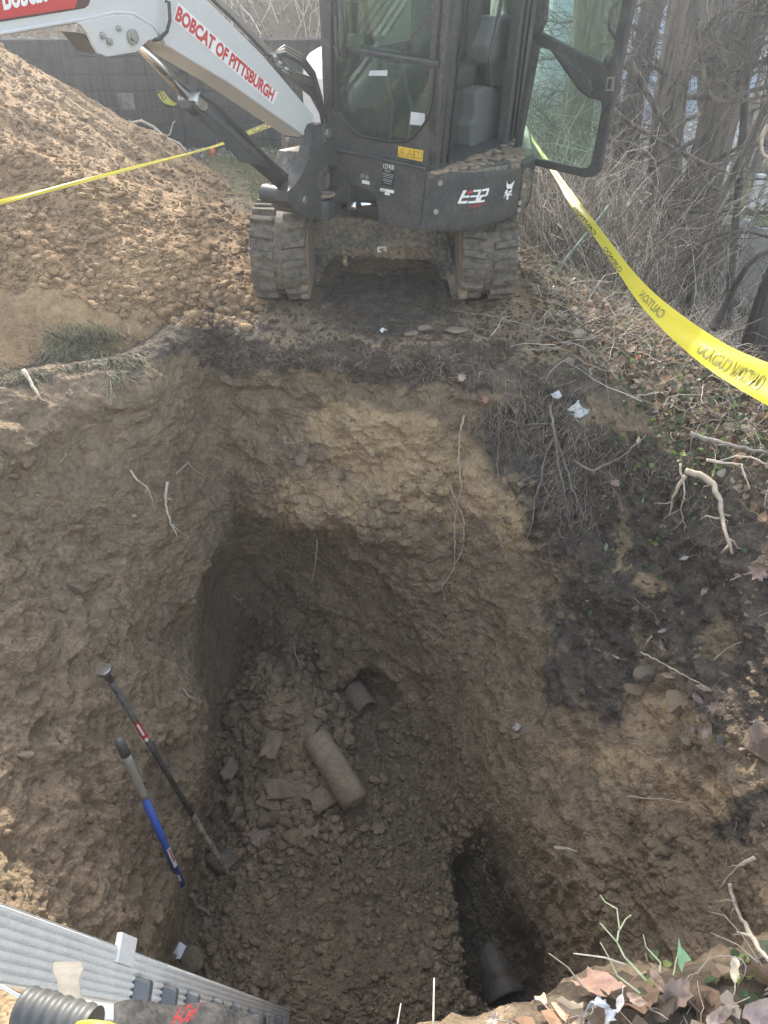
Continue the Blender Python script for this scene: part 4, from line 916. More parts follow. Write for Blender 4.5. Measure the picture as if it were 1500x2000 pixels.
# ------------------------------------------------------------------ bark and trees
def barkmat(name, c1, c2):
    m, nt, bs = newmat(name); n = noise(nt, coords(nt, (22, 22, 2.2)), 1, 6, .7); n2 = noise(nt, coords(nt), 3, 4, .6)
    c = mixc(nt, ramp(nt, n, [(.42, 0), (.56, 1)]), c1, c2); c = mixc(nt, ramp(nt, n2, [(.45, 0), (.75, .5)]), c, tuple(x*1.3 for x in c2))
    nt.links.new(c, bs.inputs['Base Color']); bs.inputs['Roughness'].default_value = .95; bump(nt, bs, n, 1, .03); return m
BARK = barkmat('furrowed_bark', (.035, .028, .022), (.19, .155, .12)); BARKD = barkmat('dark_bark', (.035, .028, .024), (.11, .09, .075))
def trunk_mesh(pts, r0, r1, seed, nseg=40, nr=22, ridge=.10):
    pts = [Vector(p) for p in pts]; n = len(pts); V = []; rg = random.Random(seed)
    def cr(t):
        i = min(int(t), n-2); f = t-i; p0, p1, p2, p3 = pts[max(i-1, 0)], pts[i], pts[i+1], pts[min(i+2, n-1)]
        return .5*(2*p1+(p2-p0)*f+(2*p0-5*p1+4*p2-p3)*f*f+(3*p1-p0-3*p2+p3)*f**3)
    c = [cr((n-1)*k/nseg) for k in range(nseg+1)]; C = np.array([q[:] for q in c]); T = np.gradient(C, axis=0); T /= np.linalg.norm(T, axis=1)[:, None]
    a = np.cross(T, [0, 1, .01]); a /= np.linalg.norm(a, axis=1)[:, None]; b = np.cross(T, a); t = np.linspace(0, 1, nseg+1)
    r = r0*(1-t)+r1*t+r0*.45*np.exp(-t*nseg*.22); th = 2*math.pi*np.arange(nr)/nr
    rr = r[:, None]*(1+ridge*.6*np.sin(th*7+seed)[None]*np.sin(t*9+seed)[:, None]+ridge*rng.normal(0, .5, (1, nr))+ridge*rng.normal(0, .25, (nseg+1, nr)))
    V = C[:, None]+(a[:, None]*np.cos(th)[None, :, None]+b[:, None]*np.sin(th)[None, :, None])*rr[..., None]
    F = (np.arange(nseg)[:, None]*nr+np.arange(nr)[None]); F2 = (np.arange(nseg)[:, None]*nr+((np.arange(nr)+1) % nr)[None]); F = np.stack([F, F2, F2+nr, F+nr], -1).reshape(-1, 4)
    return V.reshape(-1, 3), F, C
def tree(name, base, pts, r0, r1, label, seed=1, dark=False, nb=14, bl=1.6, lowest=.25, group='bare trees on the slope'):
    t = empty(name, base, label, 'tree', group)
    V, F, C = trunk_mesh(pts, r0, r1, seed); link('trunk', npmesh('trunk', V, F), BARKD if dark else BARK, t)
    rg = np.random.default_rng(seed); q = rg.uniform(lowest, 1, nb); S = C[(q*(len(C)-1)).astype(int)]
    D = rg.normal(0, 1, (nb, 3)); D[:, 2] = np.abs(D[:, 2])*.5+.1; D /= np.linalg.norm(D, axis=1)[:, None]; Ls = bl*rg.uniform(.5, 1.2, nb)*(1.1-q*.5)
    E = S+D*Ls[:, None]; sg = rg.normal(0, .1, (nb, 3))*Ls[:, None]; V1, F1, C1 = canes(S, E, np.minimum(r1*.42, .04)*rg.uniform(.5, 1, nb), np.full(nb, .004), sg, 10, .10, seed, 5)
    # twigs off the limbs
    m = nb*22; ii = rg.integers(0, nb, m); kk = rg.integers(3, 11, m); S2 = C1[ii, kk]; D2 = D[ii]+rg.normal(0, .8, (m, 3)); E2 = S2+D2*(Ls[ii]*.35)[:, None]
    V2, F2, _ = canes(S2, E2, np.full(m, .005), np.full(m, .002), rg.normal(0, .05, (m, 3)), 5, .12, seed+1, 3)
    V = np.r_[V1, V2]; F = np.r_[F1, F2+len(V1)]; link('branches', npmesh('branches', V, F), BARKD if dark else BARK, t)
    return t
def trunk_px(pl, dist, zb, ztopm):
    """trunk through picture points on a vertical plane at distance y, running on up to ztopm"""
    q = [P(x, y, y=dist) for x, y in pl]; a, b = q[-2], q[-1]; 
    if b.z < ztopm: q.append(b+(b-a)*((ztopm-b.z)/(b.z-a.z)))
    g = float(G(np.array(q[0].x), np.array(q[0].y))); a, b = q[1], q[0]
    if b.z > g-.1: q.insert(0, b+(b-a)*((g-.15-b.z)/(b.z-a.z)))
    return q
def mk(pl, dist, r0, r1, label, seed, top=6, **k):
    q = trunk_px(pl, dist, 0, top); base = Vector((q[0].x, q[0].y, q[0].z+.15)); return tree('tree', base, q, r0, r1, label, seed, **k)
mk([(1290, 480), (1306, 220), (1338, 0)], 7.6, .165, .13, 'thick ridged bare tree trunk nearest the open cab door on its right', 3)
mk([(1345, 470), (1408, 220), (1478, 0)], 8.0, .20, .15, 'thick bare tree leaning to the right beside the straighter thick trunk', 4)
mk([(1216, 330), (1240, 180), (1276, 0)], 9.2, .13, .11, 'dark bare tree close behind the edge of the open cab door', 5, dark=True)
mk([(1480, 690), (1520, 560), (1600, 380)], 4.9, .13, .10, 'dark leaning trunk at the right edge behind the yellow tape', 6, dark=True, top=5, nb=2, lowest=.93, bl=.5)
mk([(1335, 640), (1368, 500), (1420, 360), (1450, 300)], 6.0, .038, .02, 'slim grey sapling standing in front of the woodpile', 7, top=4.5, nb=9, bl=.8)
mk([(1445, 330), (1462, 120), (1488, 0)], 7.4, .035, .025, 'thin dark stem right of the two thick trunks', 8, dark=True, top=6, nb=8)
mk([(1110, 300), (1140, 140), (1152, 0)], 8.6, .17, .14, 'pale thick trunk seen through the glass of the cab door', 9, top=6, nb=8, lowest=.5)
mk([(1390, 330), (1380, 150), (1400, 0)], 10.4, .12, .09, 'bare tree farther back between the two thick trunks', 10, top=6.5)
mk([(1180, 420), (1196, 200), (1212, 0)], 9.8, .10, .08, 'thin bare tree half hidden by the cab door frame', 11, top=6.5)
mk([(561, 130), (557, 60), (553, 0)], 12.5, .15, .13, 'grey straight tree trunk just left of the excavator cab', 12, top=7, lowest=.5)
mk([(484, 110), (482, 50), (478, 0)], 13.5, .13, .11, 'bare tree on the bank above the timber wall, left of the straight grey trunk', 13, top=7, lowest=.5)
mk([(440, 90), (436, 40), (430, 0)], 15.5, .10, .08, 'thin bare tree on the bank partly behind the white boom', 14, top=7, lowest=.4)
mk([(605, 110), (612, 50), (616, 0)], 16, .10, .08, 'distant thin tree showing between the straight grey trunk and the cab', 15, top=7, lowest=.4)
for k, (pl, dist, r0, r1, lab) in enumerate((
  ([(1395, 645), (1420, 590), (1460, 520), (1500, 490), (1540, 480)], 5.0, .024, .015, 'dark curved branch arching out of the leaves by the right edge'),
  ([(1335, 520), (1370, 478), (1420, 455), (1470, 455), (1530, 475)], 5.6, .014, .008, 'thin dark vine arching across the pale fence'),
  ([(1180, 200), (1230, 240), (1300, 280), (1380, 320), (1440, 345), (1500, 350)], 6.4, .016, .008, 'long bare branch crossing the thick trunks from the cab door'),
  ([(1228, 120), (1262, 180), (1310, 260), (1360, 330), (1400, 370), (1440, 344)], 6.6, .022, .012, 'grey crooked branch drooping in front of the two thick trunks'),
  ([(1500, 245), (1488, 270), (1490, 300), (1506, 312)], 4.2, .010, .008, 'pale peeled branch hooking in at the right edge'),
  ([(1360, 40), (1372, 130), (1392, 190), (1425, 200), (1500, 186)], 6.2, .015, .010, 'bare branch bending right between the leaning trunks'),
  ([(1270, 330), (1330, 290), (1372, 262), (1385, 230)], 6.0, .018, .012, 'dark snapped limb resting across the thick trunk'))):
    q = [P(x, y, y=dist+random.uniform(-.15, .15)) for x, y in pl]; V, F, C = trunk_mesh(q, r0, r1, 50+k, 24, 8, .08)
    o = link('branch', npmesh('branch', V, F), BARKD if k in (0, 1, 6) else (M['rootw'] if k == 4 else BARK)); tag(o, lab, 'branch', 'single branches among the trees')
# ------------------------------------------------------------------ timber retaining wall
tw = empty('timber_wall', (-4.2, WALLY, 0), 'weathered dark timber retaining wall behind the soil heap', 'retaining wall')
TIM = [barkmat('weathered_timber_a', (.015, .016, .016), (.04, .041, .04)), barkmat('weathered_timber_b', (.018, .021, .019), (.05, .052, .049)), barkmat('weathered_timber_c', (.022, .021, .018), (.058, .052, .044))]
for c in range(7):
    x = -8.4+(c % 2)*.9
    while x < -.35:
        L = random.uniform(2.4, 3.9); x1 = min(x+L, -.3); z0 = -.04+c*.148
        if x1-x > .2: MB().box(((x+x1)/2, WALLY-.02+random.uniform(-.012, .012), z0+.072), (x1-x-.004, .15, .143), Matrix.Rotation(random.uniform(-.004, .004), 3, 'Y')).build('timber', random.choice(TIM), tw, bevel=.012)
        x = x1+.001
MB().box((-2.62, WALLY-.105, .46), (.16, .02, .15)).build('metal_plate', M['blackmud'], tw, bevel=.01)
# ------------------------------------------------------------------ house, fences, driveway beyond
def siding(name, c1, period=.12):
    m, nt, bs = newmat(name); g = nt.nodes.new('ShaderNodeNewGeometry'); s = nt.nodes.new('ShaderNodeSeparateXYZ'); nt.links.new(g.outputs['Position'], s.inputs[0])
    a = nd(nt, 'ShaderNodeMath', operation='DIVIDE', i_1=period); nt.links.new(s.outputs[2], a.inputs[0]); f = nd(nt, 'ShaderNodeMath', operation='FRACT'); nt.links.new(a.outputs[0], f.inputs[0])
    iv = nd(nt, 'ShaderNodeMath', operation='SUBTRACT', i_0=1.0); nt.links.new(f.outputs[0], iv.inputs[1]); bump(nt, bs, iv.outputs[0], 1, .03)
    c = mixc(nt, ramp(nt, f.outputs[0], [(.05, 0), (.12, 1)]), tuple(x*.45 for x in c1), c1); c = mixc(nt, ramp(nt, noise(nt, coords(nt), 2), [(.3, 0), (.8, .3)]), c, tuple(x*.8 for x in c1))
    nt.links.new(c, bs.inputs['Base Color']); bs.inputs['Roughness'].default_value = .6; return m
hs = empty('house', (4.9, 17, -3), 'blue-grey sided house standing far behind the thick bare trunks', 'house')
SID = siding('blue_siding', (.36, .42, .52)); BASEM = siding('white_base_siding', (.72, .72, .72), .5)
MB().box((4.9, 19.1, .75), (3.9, 7, 3.4)).build('upper_wall', SID, hs); MB().box((4.9, 19.12, -2.05), (3.84, 6.9, 2.2)).build('lower_wall', BASEM, hs)
MB().prism([(2.75, 15.3, 2.4), (7.05, 15.3, 2.4), (4.9, 15.3, 4.4)], (0, 7.6, 0)).build('roof', plain('roof_shingle', (.07, .07, .075), .9), hs)
for xx in (3.9, 5.9):
    f_ = MB().ring([(xx-.5, 15.57, .0), (xx+.5, 15.57, .0), (xx+.5, 15.57, 1.3), (xx-.5, 15.57, 1.3)], [(xx-.42, 15.57, .08), (xx+.42, 15.57, .08), (xx+.42, 15.57, 1.22), (xx-.42, 15.57, 1.22)], (0, .05, 0)).build('window', M['white'], hs)
    MB().box((xx, 15.592, .65), (.84, .006, 1.14)).build('pane', plain('dark_pane', (.05, .06, .07), .1), f_)
MB().box((4.35, 15.58, -2.2), (.8, .03, 1.7)).build('door', M['grey'], hs, bevel=.01)
FEN = plain('vinyl_board', (.50, .485, .45), .5, 0, .12, 6)
fe = empty('board_fence', (6, 12, -3), 'pale vertical-board privacy fence behind the stacked logs', 'fence')
fp = [(5.35, 12.95, -2.02), (6.25, 11.2, -1.72), (7.3, 9.2, -1.4)]
for i in range(2):
    a, b = Vector(fp[i]), Vector(fp[i+1]); d_ = (b-a); d2 = Vector((d_.x, d_.y, 0)).normalized(); nn = int(Vector((d_.x, d_.y, 0)).length/.15); R_ = Matrix((d2, Vector((-d2.y, d2.x, 0)), UZ)).transposed()
    mb = MB()
    for k in range(nn):
        c = a.lerp(b, (k+.5)/nn); mb.box((c.x, c.y, c.z-.75), (.146, .03, 1.45), R_)
    mb.build('board_panel', FEN, fe, bevel=.003)
    MB().tube([a+UZ*.0, b+UZ*.0], .035, 4).build('top_rail', FEN, fe)
for q in fp[:2]+[tuple(Vector(fp[0]).lerp(Vector(fp[1]), .5)+Vector((-.06, -.06, 0)))]:
    MB().box((q[0], q[1], q[2]-.68), (.11, .11, 1.62)).build('post', plain('fence_post', (.42, .44, .46), .5), fe, bevel=.01)
pk = empty('picket_fence', P(1475, 400, z=-2.85), 'small white picket fence corner far off at the right edge', 'fence')
pb = P(1466, 408, z=-2.9)
MB().box(pb+Vector((0, 0, .30)), (.13, .13, .75)).prism([pb+Vector((-.09, -.09, .68)), pb+Vector((.09, -.09, .68)), pb+Vector((.09, .09, .68)), pb+Vector((-.09, .09, .68))], (0, 0, .03)).build('post', M['white'], pk, bevel=.005)
MB().box(pb+Vector((.8, .05, .48)), (1.5, .04, .08)).box(pb+Vector((.8, .05, .15)), (1.5, .04, .08)).build('rail', M['white'], pk)
for k in range(9): MB().box(pb+Vector((.22+.16*k, 0, .28)), (.07, .02, .62)).build('picket', M['white'], pk)
dv = MB(); vs = []
for i in range(25):
    for j in range(9):
        x = 6.2+i*.5; y = 14.2+j*.45; vs.append((x, y, float(G(np.array(x), np.array(y)))+.05))
dv.add(vs, [(i*9+j, (i+1)*9+j, (i+1)*9+j+1, i*9+j+1) for i in range(24) for j in range(8)], True); o = dv.build('driveway', plain('pale_gravel', (.34, .32, .30), .95, 0, .3, 8)); tag(o, kind='structure')
vs = []
for i in range(31):
    for j in range(13):
        x = 5.6+i*.5; y = 18.0+j*.5; vs.append((x, y, float(G(np.array(x), np.array(y)))+.045))
o = MB().add(vs, [(i*13+j, (i+1)*13+j, (i+1)*13+j+1, i*13+j+1) for i in range(30) for j in range(12)], True).build('lawn', plain('winter_lawn', (.16, .19, .07), .95, 0, .4, 14)); tag(o, kind='structure')
# split logs stacked below the fence
for k, (px, py, ang, ln, rr, lab) in enumerate((
  (1352, 548, .2, .75, .09, 'leftmost split log of the low woodpile'), (1378, 530, .1, .7, .08, 'topmost small log of the woodpile'), (1398, 556, .25, .8, .10, 'thick split log in the middle of the woodpile'),
  (1420, 566, .3, .75, .08, 'bark-covered log right of the thick split log'), (1392, 575, -1.2, .45, .12, 'upright cut log with its pale split face towards the tape'), (1436, 590, .35, .95, .08, 'pale log lying lowest against the fence'),
  (1362, 520, .15, .7, .07, 'thin log on the back of the woodpile'), (1450, 612, .4, .8, .09, 'reddish log at the right end of the woodpile'), (1480, 626, .4, .6, .08, 'short log touching the right edge below the fence'))):
    p, n_ = hit(px, py); p = p+Vector((0, 0, rr*(1 if k not in (1, 6) else 2.2))); d_ = Vector((math.cos(ang), -abs(math.sin(ang))*1.2, -.25 if k != 4 else .9)).normalized()
    V, F, C = trunk_mesh([p-d_*ln/2, p, p+d_*ln/2], rr, rr*.95, 70+k, 8, 12, .06); o = link('log', npmesh('log', V, F), BARK); tag(o, lab, 'log', 'split logs stacked by the fence')
    e_ = p+d_*ln/2; MB().tube([e_-d_*.01, e_+d_*.004], rr*.98, 12).build('cut_end', M['rootw'], o); e_ = p-d_*ln/2; MB().tube([e_+d_*.01, e_-d_*.004], rr*1.3, 12).build('cut_end', M['rootw'], o)
# leaning green steel stake
a, b = P(1055, 556, y=4.9), P(1190, 402, y=5.6)
a = hit(1054, 558)[0]-UZ*.05
st = MB().tube([a, b], .011, 6).hexa([a+Vector((0, -.02, 0)), a+Vector((.004, -.02, 0)), a+Vector((.004, .02, 0)), a+Vector((0, .02, 0)), b+Vector((0, -.02, 0)), b+Vector((.004, -.02, 0)), b+Vector((.004, .02, 0)), b+Vector((0, .02, 0))]).build('stake', paint('green_enamel', (.03, .09, .07), .5, amt=.2)); tag(st, 'green metal stake leaning to the right out of the leaves beside the excavator track', 'stake')
p, n_ = hit(416, 306)
o = MB().tube([p+UZ*-.02, p+UZ*.015], .05, 14).tube([p+UZ*.015, p+UZ*.09], [.045, .015], 14).build('marker_cone', plain('orange_plastic', (.75, .16, .06), .5)); tag(o, 'small orange marker cone behind the arm of the excavator on the grass', 'cone')
# ------------------------------------------------------------------ ground cover, loose soil
RP = [c[0][:2] for c in COLS]
def in_pit(x, y, grow=1.0):
    ins = False; j = len(RP)-1
    for i in range(len(RP)):
        xi, yi, xj, yj = RP[i][0], RP[i][1], RP[j][0], RP[j][1]
        if (yi > y) != (yj > y) and x < (xj-xi)*(y-yi)/(yj-yi+1e-12)+xi: ins = not ins
        j = i
    return ins
def in_tracks(x, y): return abs(x) < .82 and 4.2 < y < 6.9
def cover(n, fx, fy, ok, seed):
    r = random.Random(seed); out = []; nr = []; k = 0
    while len(out) < n and k < n*12:
        k += 1; x, y = fx(r), fy(r)
        if not ok(x, y): continue
        h = topn(x, y)
        if h is None or h[0].z > 3: continue
        out.append(h[0][:]); nr.append(h[1][:])
    return np.array(out), np.array(nr)
right_ok = lambda x, y: not in_pit(x, y) and not in_tracks(x, y) and x > .93+.10*max(0, 4.2-y)*0
# leaf litter: many near, fewer far
A, An = cover(9000, lambda r: .9+abs(r.gauss(0, 1.5)), lambda r: r.uniform(2.2, 7.5), right_ok, 1)
A2, An2 = cover(5000, lambda r: r.uniform(.8, 8), lambda r: r.uniform(6.5, 14), right_ok, 2)
A3, An3 = cover(900, lambda r: r.uniform(.25, 1.6), lambda r: r.uniform(.1, .95), lambda x, y: not in_pit(x, y) and y < .64+.12*x, 3)
A4, An4 = cover(1500, lambda r: r.uniform(-6, -.2), lambda r: r.uniform(8.7, 16), lambda x, y: True, 4)
C_, N_ = np.r_[A, A2, A3, A4], np.r_[An, An2, An3, An4]
S_ = np.r_[rng.uniform(.022, .06, len(A)), rng.uniform(.04, .09, len(A2)), rng.uniform(.03, .075, len(A3)), rng.uniform(.04, .09, len(A4))]
V, F = leaves(C_+N_*(S_*.25)[:, None]+rng.normal(0, .004, C_.shape), S_, N_, 5); me = npmesh('leaf_litter', V, F, False); settint(me, tints(len(C_), 9, seed=6))
tag(link('leaf_litter', me, M['leaf']), 'brown dead leaves covering the bank right of the excavator', 'leaf litter', kind='stuff')
# fallen twigs among the leaves
m = 2600; B0, Bn = cover(m, lambda r: .9+abs(r.gauss(0, 1.7)), lambda r: r.uniform(2.2, 9), right_ok, 7); B1 = B0+rng.normal(0, .22, B0.shape)*[1, 1, .18]; B1[:, 2] = np.maximum(B1[:, 2], B0[:, 2]-.05)
b2, bn2 = cover(160, lambda r: r.uniform(.2, 1.6), lambda r: r.uniform(.1, .9), lambda x, y: not in_pit(x, y), 8); b3 = b2+rng.normal(0, .09, b2.shape)*[1, 1, .25]
BB0, BB1 = np.r_[B0, b2]+[0, 0, .02], np.r_[B1, b3]+[0, 0, .03]; m = len(BB0)
V, F, _ = canes(BB0, BB1, np.r_[rng.uniform(.0012, .004, len(B0)), rng.uniform(.0008, .002, len(b2))], np.full(m, .0008), rng.normal(0, .03, (m, 3))+[0, 0, .02], 6, .10, 9)
me = npmesh('fallen_twigs', V, F); settint(me, tints(m, 21, np.array([(.30, .25, .20), (.42, .36, .29), (.16, .12, .10), (.5, .45, .38)]), 10)); tag(link('fallen_twigs', me, M['twig']), 'thin grey twigs strewn over the dead leaves', 'twigs', kind='stuff')
# bramble thicket: standing and arching canes
def thicket(name, lab, m, fx, fy, ok, hgt, seed, pal, r=(.0018, .0045), spread=.5, far=False):
    T0, Tn = cover(m, fx, fy, ok, seed); rg = np.random.default_rng(seed); m = len(T0); h = hgt*rg.uniform(.35, 1.15, m); T1 = T0+np.c_[rg.normal(0, spread, (m, 2))*h[:, None], h]
    V, F, _ = canes(T0, T1, rg.uniform(*r, m), np.full(m, r[0]*.6), np.c_[rg.normal(0, .16, (m, 2))*h[:, None], h*rg.uniform(.0, .28, m)], 9, .10, seed)
    me = npmesh(name, V, F); settint(me, tints(m, 30, pal, seed+1)); return tag(link(name, me, M['twig']), lab, 'undergrowth', kind='stuff')
PB = np.array([(.20, .165, .13), (.30, .25, .195), (.11, .09, .075), (.48, .41, .33), (.60, .54, .46), (.14, .11, .09)])  # lightest tones imitate sun highlights on the twigs
clear = lambda x, y: x/(y*CP+2.6*SP) > .37 and 4.6 < y < 14 and random.random() < .9
out_ok = lambda x, y: right_ok(x, y) and x > .95
thicket('bramble_thicket', 'dense tangle of bare brambles under the trees on the right', 1700, lambda r: 1.15+abs(r.gauss(0, 1.6)), lambda r: 5.2+abs(r.gauss(0, 1.7)), lambda x, y: right_ok(x, y) and x+y > 6.8 and not clear(x, y), .9, 21, PB, spread=.55)
thicket('bare_underbrush', 'bare brush filling the wood behind the thick trunks', 3200, lambda r: r.uniform(1.2, 9), lambda r: r.uniform(7.5, 15), lambda x, y: right_ok(x, y) and x > 1 and not clear(x, y) and not (x > 5.0 and y > 8.5+(6.3-x)*1.9 and x < 9), 1.7, 22, PB*.9, r=(.003, .007), spread=.5)
thicket('dry_grass', 'pale dry grass along the right edge of the pit', 1500, lambda r: r.uniform(1.0, 2.6), lambda r: r.uniform(2.3, 5.5), lambda x, y: right_ok(x, y), .13, 23, np.array([(.50, .42, .26), (.42, .36, .22), (.55, .48, .34)]), r=(.0008, .0016), spread=.9)
thicket('hillside_brush', 'bare brush on the bank above the timber wall', 2600, lambda r: r.uniform(-9, .8), lambda r: r.uniform(8.9, 17), lambda x, y: True, 1.5, 24, PB*1.1, r=(.003, .008), spread=.5)
thicket('far_woods', 'grey bare woods in the far distance', 2600, lambda r: r.uniform(-22, 24), lambda r: r.uniform(19, 44), lambda x, y: not (2.5 < x < 7.5 and y < 24), 7.0, 25, PB, r=(.02, .10), spread=.10)
thicket('near_edge_weeds', 'thin dry stems on the near bank at the bottom of the picture', 40, lambda r: r.uniform(.0, 1.3), lambda r: r.uniform(.3, .8), lambda x, y: not in_pit(x, y), .12, 26, np.array([(.55, .48, .36)]), r=(.0009, .0018), spread=.8)
# short winter grass by the wall
g0, gn = cover(5200, lambda r: r.uniform(-3.2, .4), lambda r: r.uniform(6.5, 8.5), lambda x, y: heap_h(x, y) < -.12, 31); m = len(g0); hh = rng.uniform(.02, .06, m)
V, F, _ = canes(g0, g0+np.c_[rng.normal(0, .02, (m, 2)), hh], np.full(m, .003), np.full(m, .001), np.zeros((m, 3)), 2, .05, 32); me = npmesh('grass', V, F); settint(me, tints(m, 9, np.array([(.20, .22, .09), (.30, .27, .13), (.15, .19, .08)]), 33)); tag(link('grass', me, M['twig']), 'short winter grass between the soil heap and the timber wall', 'grass', kind='stuff')
# pale litter along the top of the timber wall
A5, An5 = cover(700, lambda r: r.uniform(-6, -.4), lambda r: WALLY+.06+abs(r.gauss(0, .16)), lambda x, y: True, 34); A6, An6 = cover(500, lambda r: r.uniform(-3.4, -.3), lambda r: WALLY-.12-abs(r.gauss(0, .22)), lambda x, y: True, 35)
C5, N5 = np.r_[A5, A6], np.r_[An5, An6]; s5 = rng.uniform(.02, .055, len(C5)); V, F = leaves(C5+N5*.02, s5, N5, 36); me = npmesh('wind_blown_litter', V, F, False); settint(me, tints(len(C5), 9, np.array([(.50, .48, .45), (.36, .33, .29), (.62, .60, .58)]), 37))
tag(link('wind_blown_litter', me, M['leaf']), 'pale frosted leaves caught along the timber wall', 'leaf litter', kind='stuff')
a_, b_ = cover(1500, lambda r: r.uniform(2.0, 5.2), lambda r: r.uniform(5.0, 10.5), lambda x, y: right_ok(x, y) and vnoise(np.array([[x*1.3, y*1.3, 0.]]), 5)[0] > -.05, 38); s5 = rng.uniform(.02, .06, len(a_)); V, F = leaves(a_+b_*.03, s5, b_, 39); me = npmesh('frosted_leaves', V, F, False); settint(me, tints(len(a_), 9, np.array([(.50, .48, .45), (.62, .60, .58), (.40, .36, .32)]), 40))
tag(link('frosted_leaves', me, M['leaf']), 'pale frosted leaves lying downhill between the tape and the stacked logs', 'leaf litter', kind='stuff')
# ivy patches
iv = []; 
for cx, cy, sx_, sy_, n_ in ((1.5, 3.2, .25, .22, 260), (1.75, 3.05, .18, .25, 160), (1.25, 3.75, .2, .2, 90), (1.0, 4.6, .10, .35, 90), (1.42, 2.85, .14, .14, 150), (2.1, 3.3, .3, .3, 120), (.62, .56, .10, .05, 16), (.98, .58, .16, .06, 20)):
    a_, b_ = cover(n_, lambda r: r.gauss(cx, sx_), lambda r: r.gauss(cy, sy_), lambda x, y: not in_pit(x, y) or True, int(cx*100)); iv.append(np.c_[a_, b_])
iv = np.concatenate(iv); si = rng.uniform(.016, .036, len(iv)); V, F = leaves(iv[:, :3]+[0, 0, .025]+rng.normal(0, .015, (len(iv), 3)), si, iv[:, 3:], 40, .2, .5); me = npmesh('ground_ivy', V, F, False)
settint(me, tints(len(iv), 9, np.array([(.07, .11, .045), (.10, .14, .06), (.20, .25, .06), (.07, .09, .045), (.13, .11, .07)]), 41)); tag(link('ground_ivy', me, M['green']), 'low green ivy creeping over the right edge of the pit', 'ivy', kind='stuff')
# loose clods: on the heap, on the pit floor, scattered on ledges
def pitpts(n, boxpx, seed, filt=None):
    r = random.Random(seed); P_, N1 = [], []
    for _ in range(n):
        px, py = boxpx(r)
        try: p, nn = hit(px, py)
        except Exception: continue
        if filt and not filt(p): continue
        P_.append(p[:]); N1.append(nn[:])
    return np.array(P_), np.array(N1)
def clods(name, lab, pts, sizes, mat, seed, kind='stuff', flat=.75):
    V, F = blobs(pts, sizes, seed, flat); me = npmesh(name, V, F, True); return tag(link(name, me, mat), lab, 'loose soil', kind=kind)
PH = np.array([(.40, .285, .165), (.36, .25, .145), (.46, .33, .20)]); PF = np.array([(.24, .175, .115), (.20, .15, .10), (.28, .21, .135), (.17, .13, .09)])
a_, b_ = pitpts(9000, lambda r: (r.uniform(-40, 520), r.uniform(60, 640)), 51, lambda p: p.x < -.75 and p.y > 3.9)
s_ = .005+.030*rng.random(len(a_))**7+.008*rng.random(len(a_)); clods('heap_crumbs', 'crumbled clods lying loose over the tan soil heap', a_+b_*(s_*.1)[:, None], s_, HEAPM, 52)
a_, b_ = pitpts(3800, lambda r: (r.gauss(545, 70), r.gauss(1450, 95)), 53, lambda p: p.z < -1.8); k_ = a_[:, 0] > -1.03; a_, b_ = a_[k_], b_[k_]
s_ = .009+.045*rng.random(len(a_))**3.5; clods('floor_rubble', 'heap of broken damp clods in the far left corner of the trench floor', a_+b_*(s_*.35)[:, None]+[0, 0, 0], s_, CLODM, 54, flat=.85)
a_, b_ = pitpts(7000, lambda r: (r.uniform(330, 960), r.uniform(1330, 2000)), 55, lambda p: -2.47 < p.z < -2.0)
s_ = .004+.026*rng.random(len(a_))**7+.005*rng.random(len(a_)); clods('floor_crumbs', 'small crumbs of damp soil scattered over the trench floor', a_+b_*(s_*.1)[:, None], s_, CLODM, 56)
a_, b_ = pitpts(3800, lambda r: (r.uniform(0, 1500), r.uniform(700, 1900)), 57, lambda p: p.z > -2.3 and p.y > .9)
s_ = .003+.020*rng.random(len(a_))**9+.003*rng.random(len(a_)); clods('wall_crumbs', 'crumbs and small stones stuck in the pit walls', a_-b_*(s_*.25)[:, None], s_, CLODM, 58)
a_, b_ = pitpts(2600, lambda r: (r.uniform(0, 1500), r.uniform(760, 1850)), 63, lambda p: -2.3 < p.z < -.05 and p.y > .95 and p.x > -1.9)
kk = fbm(a_*2.2, 3, 55)+.5*fbm(a_*6, 2, 56) > .08; a_, b_ = a_[kk], b_[kk]; s_ = .010+.034*rng.random(len(a_))**2.5
isd = fbm(a_*2, 2, 1)*0+((a_[:, 0] > .85) & (a_[:, 2] > -1.1) & (a_[:, 1] > 2.3)); isd = isd.astype(bool)
clods('wall_clods', 'broken clods half sunk in the tan pit walls', (a_-b_*(s_*.35)[:, None])[~isd], s_[~isd], CLODM, 64); clods('dark_wall_clods', 'broken clods half sunk in the dark soil of the right wall', (a_-b_*(s_*.35)[:, None])[isd], s_[isd], DARKM, 65)
a_, b_ = cover(420, lambda r: r.uniform(-1.3, -.45), lambda r: r.uniform(.15, .75), lambda x, y: not in_pit(x, y), 61)
clods('near_gravel', 'orange gravelly soil on the near edge under the ladder', a_, .004+.012*rng.random(len(a_))**2, HEAPM, 62)
a_, b_ = pitpts(2200, lambda r: (r.uniform(380, 1100), r.uniform(590, 720)), 59, lambda p: p.z > -.3)
s_ = .004+.022*rng.random(len(a_))**7+.004*rng.random(len(a_)); clods('edge_crumbs', 'dark and tan crumbs along the pit edge in front of the tracks', a_+b_*(s_*.0)[:, None], s_, DARKM, 60)
